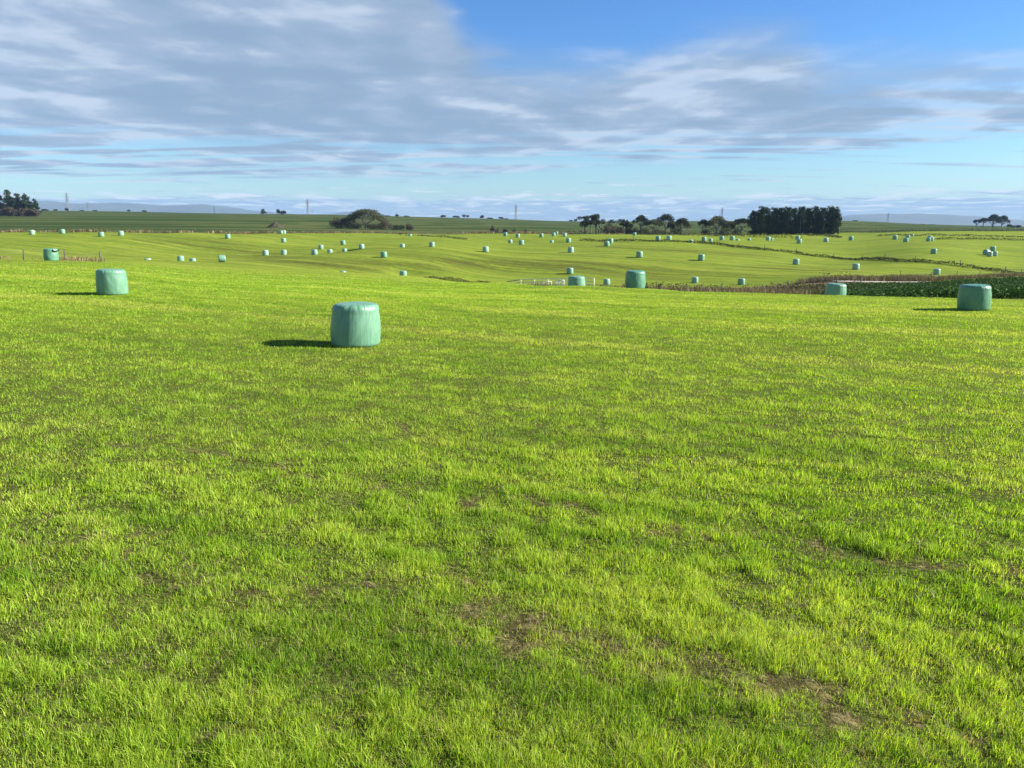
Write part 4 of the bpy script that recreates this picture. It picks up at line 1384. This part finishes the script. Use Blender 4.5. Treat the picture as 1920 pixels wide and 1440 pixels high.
# ------------------------------------------------------------------ pylons
def pylon(px, top, base, Y, label):
    x, y, z = at(px, Y)
    H = pt(px, top, Y)[2] - z
    o = tree_root('power_pylon', x, y, z, label, 'pylon', 'lattice power pylons on the skyline')
    yaw = random.uniform(-.5, .5)
    o.rotation_euler = (0, 0, yaw)
    mb = MB()
    hw = lambda t: .085 * H * (1 - t) ** 1.25 + .012 * H
    lv = [0, .2, .36, .5, .61, .70, .78, .85, .91, .96, 1.0]
    cor = [(-1, -1), (1, -1), (1, 1), (-1, 1)]
    m0 = .0065 * H
    for a, b in zip(lv[:-1], lv[1:]):
        A = [np.array((hw(a) * i, hw(a) * j, a * H)) for i, j in cor]
        Bc = [np.array((hw(b) * i, hw(b) * j, b * H)) for i, j in cor]
        for k_ in range(4):
            mb.tube(A[k_], Bc[k_], m0, m0, 4)
            mb.tube(A[k_], Bc[(k_ + 1) % 4], m0 * .55, m0 * .55, 4)
            mb.tube(A[(k_ + 1) % 4], Bc[k_], m0 * .55, m0 * .55, 4)
            mb.tube(Bc[k_], Bc[(k_ + 1) % 4], m0 * .55, m0 * .55, 4)
    link('tower', mb.mesh('tower'), M['steel'], o)
    for t, w in ((.64, .15), (.76, .19), (.88, .13)):
        c = MB()
        for s in (-1, 1):
            e = np.array((s * w * H, 0, t * H + .01 * H))
            for j in (-1, 1):
                c.tube((s * hw(t), j * hw(t), t * H), e, m0 * .7, m0 * .5, 4)
            c.tube((s * hw(t), 0, t * H + .04 * H), e, m0 * .7, m0 * .5, 4)
            c.tube(e, e - [0, 0, .045 * H], m0 * .8, m0 * .8, 4)
        link('cross_arm', c.mesh('cross_arm'), M['steel'], o)


for px, top, base, Y, lab in ((130.5, 360.5, 395, 1350, 'grey lattice pylon, tall one right of the left pine clump'),
                              (168.5, 378.5, 395, 1900, 'grey lattice pylon, shorter one second from the left'),
                              (404, 386, 399, 2300, 'tiny grey pylon on the hill left of the skyline pines'),
                              (578.5, 372.5, 402, 1450, 'grey lattice pylon just left of the bushy cluster'),
                              (586.7, 393, 404, 2300, 'tiny grey pylon close right of a tall pylon'),
                              (967.7, 382.5, 412, 1450, 'grey lattice pylon standing alone in the middle of the skyline'),
                              (1353, 389, 405, 1550, 'grey lattice pylon rising behind the domed tree'),
                              (1664.5, 399.5, 419, 1700, 'grey lattice pylon right of the conifer belt')):
    pylon(px, top, base, Y, lab)


# ------------------------------------------------------------------ far hills
def hills(pts, Y, name, seed):
    P = np.array(pts, float)
    px = np.arange(P[0, 0], P[-1, 0], 4.0)
    py = np.interp(px, P[:, 0], P[:, 1]) + (fbm(px * .03, px * 0, seed, 4) - .5) * 2.0
    top = np.array([pt(a, b, Y)[2] for a, b in zip(px, py)])
    prof = [(-1500, 0), (-900, .35), (-450, .72), (0, 1.0), (400, .8), (700, .4), (1000, 0)]
    Vv = []
    for dy, f in prof:
        yy = Y + dy
        wob = (fbm(px * .02, px * 0 + dy * .01, seed + 3, 3) - .5) * .25 * (0 < f < 1)
        Vv.append(np.stack([(px - 960) / 1475 * Y, np.full(len(px), yy) + 0 * px, -60 + (top + 60) * np.clip(f + wob, 0, 1)], -1))
    n = len(px)
    q = [[k_ * n + i, k_ * n + i + 1, (k_ + 1) * n + i + 1, (k_ + 1) * n + i] for k_ in range(len(prof) - 1) for i in range(n - 1)]
    m = noisy_mat(name + '_cover', (.040, .060, .050), (.070, .090, .070), .004, .95)
    struct(link(name, mk_mesh(name, np.concatenate(Vv), q, smooth=True), m))


hills([(30, 396), (60, 384), (75, 376), (100, 376.5), (130, 380.5), (150, 382), (200, 380.5), (225, 379.5), (240, 380.5), (300, 385), (330, 384.5), (380, 383),
       (400, 384.5), (440, 389), (480, 396), (560, 401), (620, 400.5), (645, 397.5), (680, 397), (720, 403), (790, 414)], 7200, 'hills', 3)
hills([(1540, 416), (1570, 406), (1600, 402.5), (1650, 401.5), (1720, 400.5), (1760, 402), (1830, 405), (1870, 409), (1980, 418)], 7300, 'hills', 5)

# ------------------------------------------------------------------ air
hb = MB()
hb.add([(sx * 8450, sy * 8450, z_) for z_ in (-62, 206) for sx, sy in ((-1, -1), (1, -1), (1, 1), (-1, 1))],
       [[3, 2, 1, 0], [4, 5, 6, 7], [0, 1, 5, 4], [1, 2, 6, 5], [2, 3, 7, 6], [3, 0, 4, 7]])
hm = bpy.data.materials.new('air')
hm.use_nodes = True
hn = NT(hm.node_tree)
for n_ in list(hn.n):
    if n_.type != 'OUTPUT_MATERIAL':
        hn.n.remove(n_)
pv = hn.new('ShaderNodeVolumePrincipled')
pv.inputs['Color'].default_value = (.40, .60, .92, 1)
pv.inputs['Density'].default_value = 0.78e-4
hn.l.new(pv.outputs[0], [n_ for n_ in hn.n if n_.type == 'OUTPUT_MATERIAL'][0].inputs['Volume'])
hz_ = link('haze', hb.mesh('haze'), hm)
hz_['kind'] = 'stuff'

# ------------------------------------------------------------------ sky, sun
SUN_EL, SUN_AZ = math.radians(27), math.radians(90)
wd = bpy.data.worlds.new('World')
SC.world = wd
wd.use_nodes = True
W = NT(wd.node_tree)
bg = W.n['Background']
sky = W.new('ShaderNodeTexSky', sky_type='NISHITA')
sky.sun_disc = False
sky.sun_elevation, sky.sun_rotation = SUN_EL, SUN_AZ
sky.air_density, sky.dust_density, sky.ozone_density = 1.0, .4, 1.6
tc = W.new('ShaderNodeTexCoord')
sx = W.new('ShaderNodeSeparateXYZ')
W.l.new(tc.outputs['Generated'], sx.inputs[0])
dx, dy, dz = sx.outputs
AZ = W.m('ARCTAN2', dx, dy)
HY = W.m('SQRT', W.m('ADD', W.m('MULTIPLY', dx, dx), W.m('MULTIPLY', dy, dy)))
EL = W.m('ARCTAN2', dz, HY)
# planes of cloud seen in perspective: x / (z + h), y / (z + h)
den = W.m('ADD', W.m('MAXIMUM', dz, 0.0), .045)


def cplane(ax, ay, ox, oy):
    c = W.new('ShaderNodeCombineXYZ')
    W.put(c.inputs[0], W.m('MULTIPLY_ADD', W.m('DIVIDE', dx, den), ax, ox))
    W.put(c.inputs[1], W.m('MULTIPLY_ADD', W.m('DIVIDE', dy, den), ay, oy))
    return c.outputs[0]


def curve(pts_):
    """elevation (radians) as a function of azimuth, given in the picture's grid"""
    n = W.new('ShaderNodeFloatCurve')
    cv = n.mapping.curves[0]
    q = []
    for px, py in pts_:
        a = math.atan((px - 960) / 1475)
        e = math.atan((415 - py) / 1508 * math.cos(a))
        q.append(((a + 1.0) / 2.0, e * 2.0))
    q = [(0.0, q[0][1])] + q + [(1.0, q[-1][1])]
    cv.points[0].location, cv.points[1].location = q[0], q[-1]
    for p_ in q[1:-1]:
        cv.points.new(*p_)
    n.mapping.use_clip = False
    n.mapping.update()
    W.put(n.inputs['Value'], W.m('MULTIPLY_ADD', AZ, .5, .5))
    return W.m('MULTIPLY', n.outputs[0], .5)


n_big = W.noise(cplane(.50, .34, 3.1, 1.7), 1.0, 5, .52, .4)
n_med = W.noise(cplane(1.25, 1.0, 7.7, 4.2), 1.0, 8, .52, .3)
n_off = W.noise(cplane(1.25, 1.0, 7.98, 4.02), 1.0, 8, .52, .3)        # same cloud, a step towards the sun
n_str = W.noise(cplane(.40, 2.2, 1.2, 9.3), 1.0, 7, .54, .4)          # long streaks
nb, nm_, ns = (W.m('SUBTRACT', v_, .5) for v_ in (n_big, n_med, n_str))
jit = W.m('ADD', W.m('MULTIPLY', nb, .12), W.m('ADD', W.m('MULTIPLY', nm_, .085), W.m('MULTIPLY', ns, .05)))
e_top = curve([(0, -500), (640, -330), (760, -130), (850, 30), (920, 100), (1000, 122), (1150, 124), (1290, 100), (1420, 78), (1480, 95), (1560, 125), (1640, 118), (1760, 112), (1850, 120), (1920, 130)])
e_bot = curve([(0, 336), (300, 338), (600, 340), (900, 336), (1050, 324), (1200, 312), (1450, 302), (1600, 290), (1750, 275), (1920, 262)])
upper = W.ss(-.030, .040, W.m('ADD', W.m('SUBTRACT', e_top, EL), jit))
lower = W.ss(-.002, .007, W.m('ADD', W.m('SUBTRACT', EL, e_bot), W.m('MULTIPLY', ns, .045)))
thick = W.m('MULTIPLY', upper, lower)
# gaps of blue: long slits low down on the left, loose holes out to the right
gap_l = W.m('MULTIPLY', W.ss(-.005, .07, W.m('ADD', ns, W.m('MULTIPLY', nb, .3))), W.m('MULTIPLY', W.ss(.115, .075, EL), .95))
gap_r = W.m('MULTIPLY', W.ss(-.05, .16, W.m('ADD', W.m('MULTIPLY', nm_, .6), ns)), W.m('MULTIPLY', W.ss(.20, .62, AZ), .62))
gap_t = W.m('MULTIPLY', W.ss(.04, .26, W.m('ADD', nb, W.m('MULTIPLY', nm_, .4))), .22)
for g_ in (gap_l, gap_r, gap_t):
    thick = W.m('MULTIPLY', thick, W.m('SUBTRACT', 1.0, g_))
lowj = W.noise(cplane(1.5, .9, 5.5, 2.2), 1.0, 7, .62)
lows = W.noise(cplane(.45, 1.1, 2.5, 6.2), 1.0, 5, .6)
low = W.ss(-.003, .006, W.m('ADD', W.m('SUBTRACT', .030, EL), W.m('ADD', W.m('MULTIPLY', W.m('SUBTRACT', lowj, .5), .050), W.m('MULTIPLY', W.m('SUBTRACT', lows, .5), .03))))
low = W.m('MULTIPLY', low, W.m('MULTIPLY_ADD', W.ss(.40, .60, lows), .30, .68))
# flat dark slivers in the clear strip
sliv = W.m('MULTIPLY', W.m('MULTIPLY', W.ss(.075, .15, W.m('ADD', ns, W.m('MULTIPLY', nm_, .35))), W.ss(.028, .040, EL)), W.m('MULTIPLY', W.ss(.085, .055, EL), .7))
wisp = W.m('MULTIPLY', W.m('MULTIPLY', W.ss(.05, .26, W.m('ADD', nb, W.m('MULTIPLY', nm_, .5))), W.ss(.10, .17, EL)), .35)
cover = W.m('MAXIMUM', W.m('MAXIMUM', thick, sliv), W.m('MAXIMUM', low, wisp), None, True)
# how lit each piece of cloud is
rel = W.m('MULTIPLY', W.m('SUBTRACT', n_med, n_off), .75)
lit = W.ss(-.20, .26, W.m('ADD', W.m('ADD', W.m('MULTIPLY', nm_, .50), rel), W.m('ADD', W.m('MULTIPLY', nb, .85), W.m('MULTIPLY', ns, .26))))
edge = W.m('SUBTRACT', 1.0, W.m('ABSOLUTE', W.m('MULTIPLY_ADD', cover, 2.0, -1.0)))
lit = W.m('ADD', W.m('MULTIPLY_ADD', lit, .90, .10), W.m('MULTIPLY', edge, .10), None, True)
tint = W.mix(W.ss(.02, .24, EL), rgb(.61, .87, 1.07), rgb(.40, .72, 1.14))
skyc = W.mix(1.0, sky.outputs[0], tint, 'MULTIPLY')
cc_ = W.mix(W.ss(0, .5, lit), rgb(1.86, 2.64, 3.70), rgb(2.42, 3.18, 4.22))
cc_ = W.mix(W.ss(.42, .95, lit), cc_, rgb(3.9, 4.55, 5.4))
lowc = W.mix(W.ss(.45, .61, W.m('ADD', lowj, W.m('MULTIPLY', W.m('SUBTRACT', .026, EL), -3.5))), rgb(1.85, 2.75, 3.95), rgb(5.2, 5.6, 5.9))
cc_ = W.mix(W.ss(.052, .040, EL), cc_, lowc)
W.l.new(W.mix(W.m('MULTIPLY', cover, .94), skyc, cc_), bg.inputs['Color'])
bg.inputs['Strength'].default_value = .055

sl = bpy.data.lights.new('sun', 'SUN')
sl.energy, sl.angle, sl.color = 4.7, math.radians(.53), (1.0, .93, .80)
so = bpy.data.objects.new('sun', sl)
COL.objects.link(so)
S = Vector((math.sin(SUN_AZ) * math.cos(SUN_EL), math.cos(SUN_AZ) * math.cos(SUN_EL), math.sin(SUN_EL)))
so.rotation_euler = S.to_track_quat('Z', 'Y').to_euler()
so.location = S * 100

# ------------------------------------------------------------------ camera and render
cam = bpy.data.cameras.new('camera')
cam.sensor_width, cam.lens = 36.0, 36.0 * F / 1920
cam.clip_start, cam.clip_end = .1, 30000
co = bpy.data.objects.new('camera', cam)
COL.objects.link(co)
co.location = (0, 0, CAMZ)
co.rotation_euler = (PI / 2 - PITCH, 0, 0)
SC.camera = co
vs = SC.view_settings
vs.view_transform, vs.look, vs.exposure, vs.gamma = 'Standard', 'None', 1.5, 1.0
vs.use_curve_mapping = False
SC.render.engine = 'CYCLES'
cy = SC.cycles
cy.max_bounces, cy.diffuse_bounces, cy.glossy_bounces, cy.transmission_bounces, cy.volume_bounces = 6, 3, 2, 3, 0
cy.use_denoising = True
try:
    cy.denoiser = 'OPENIMAGEDENOISE'
except Exception:
    pass
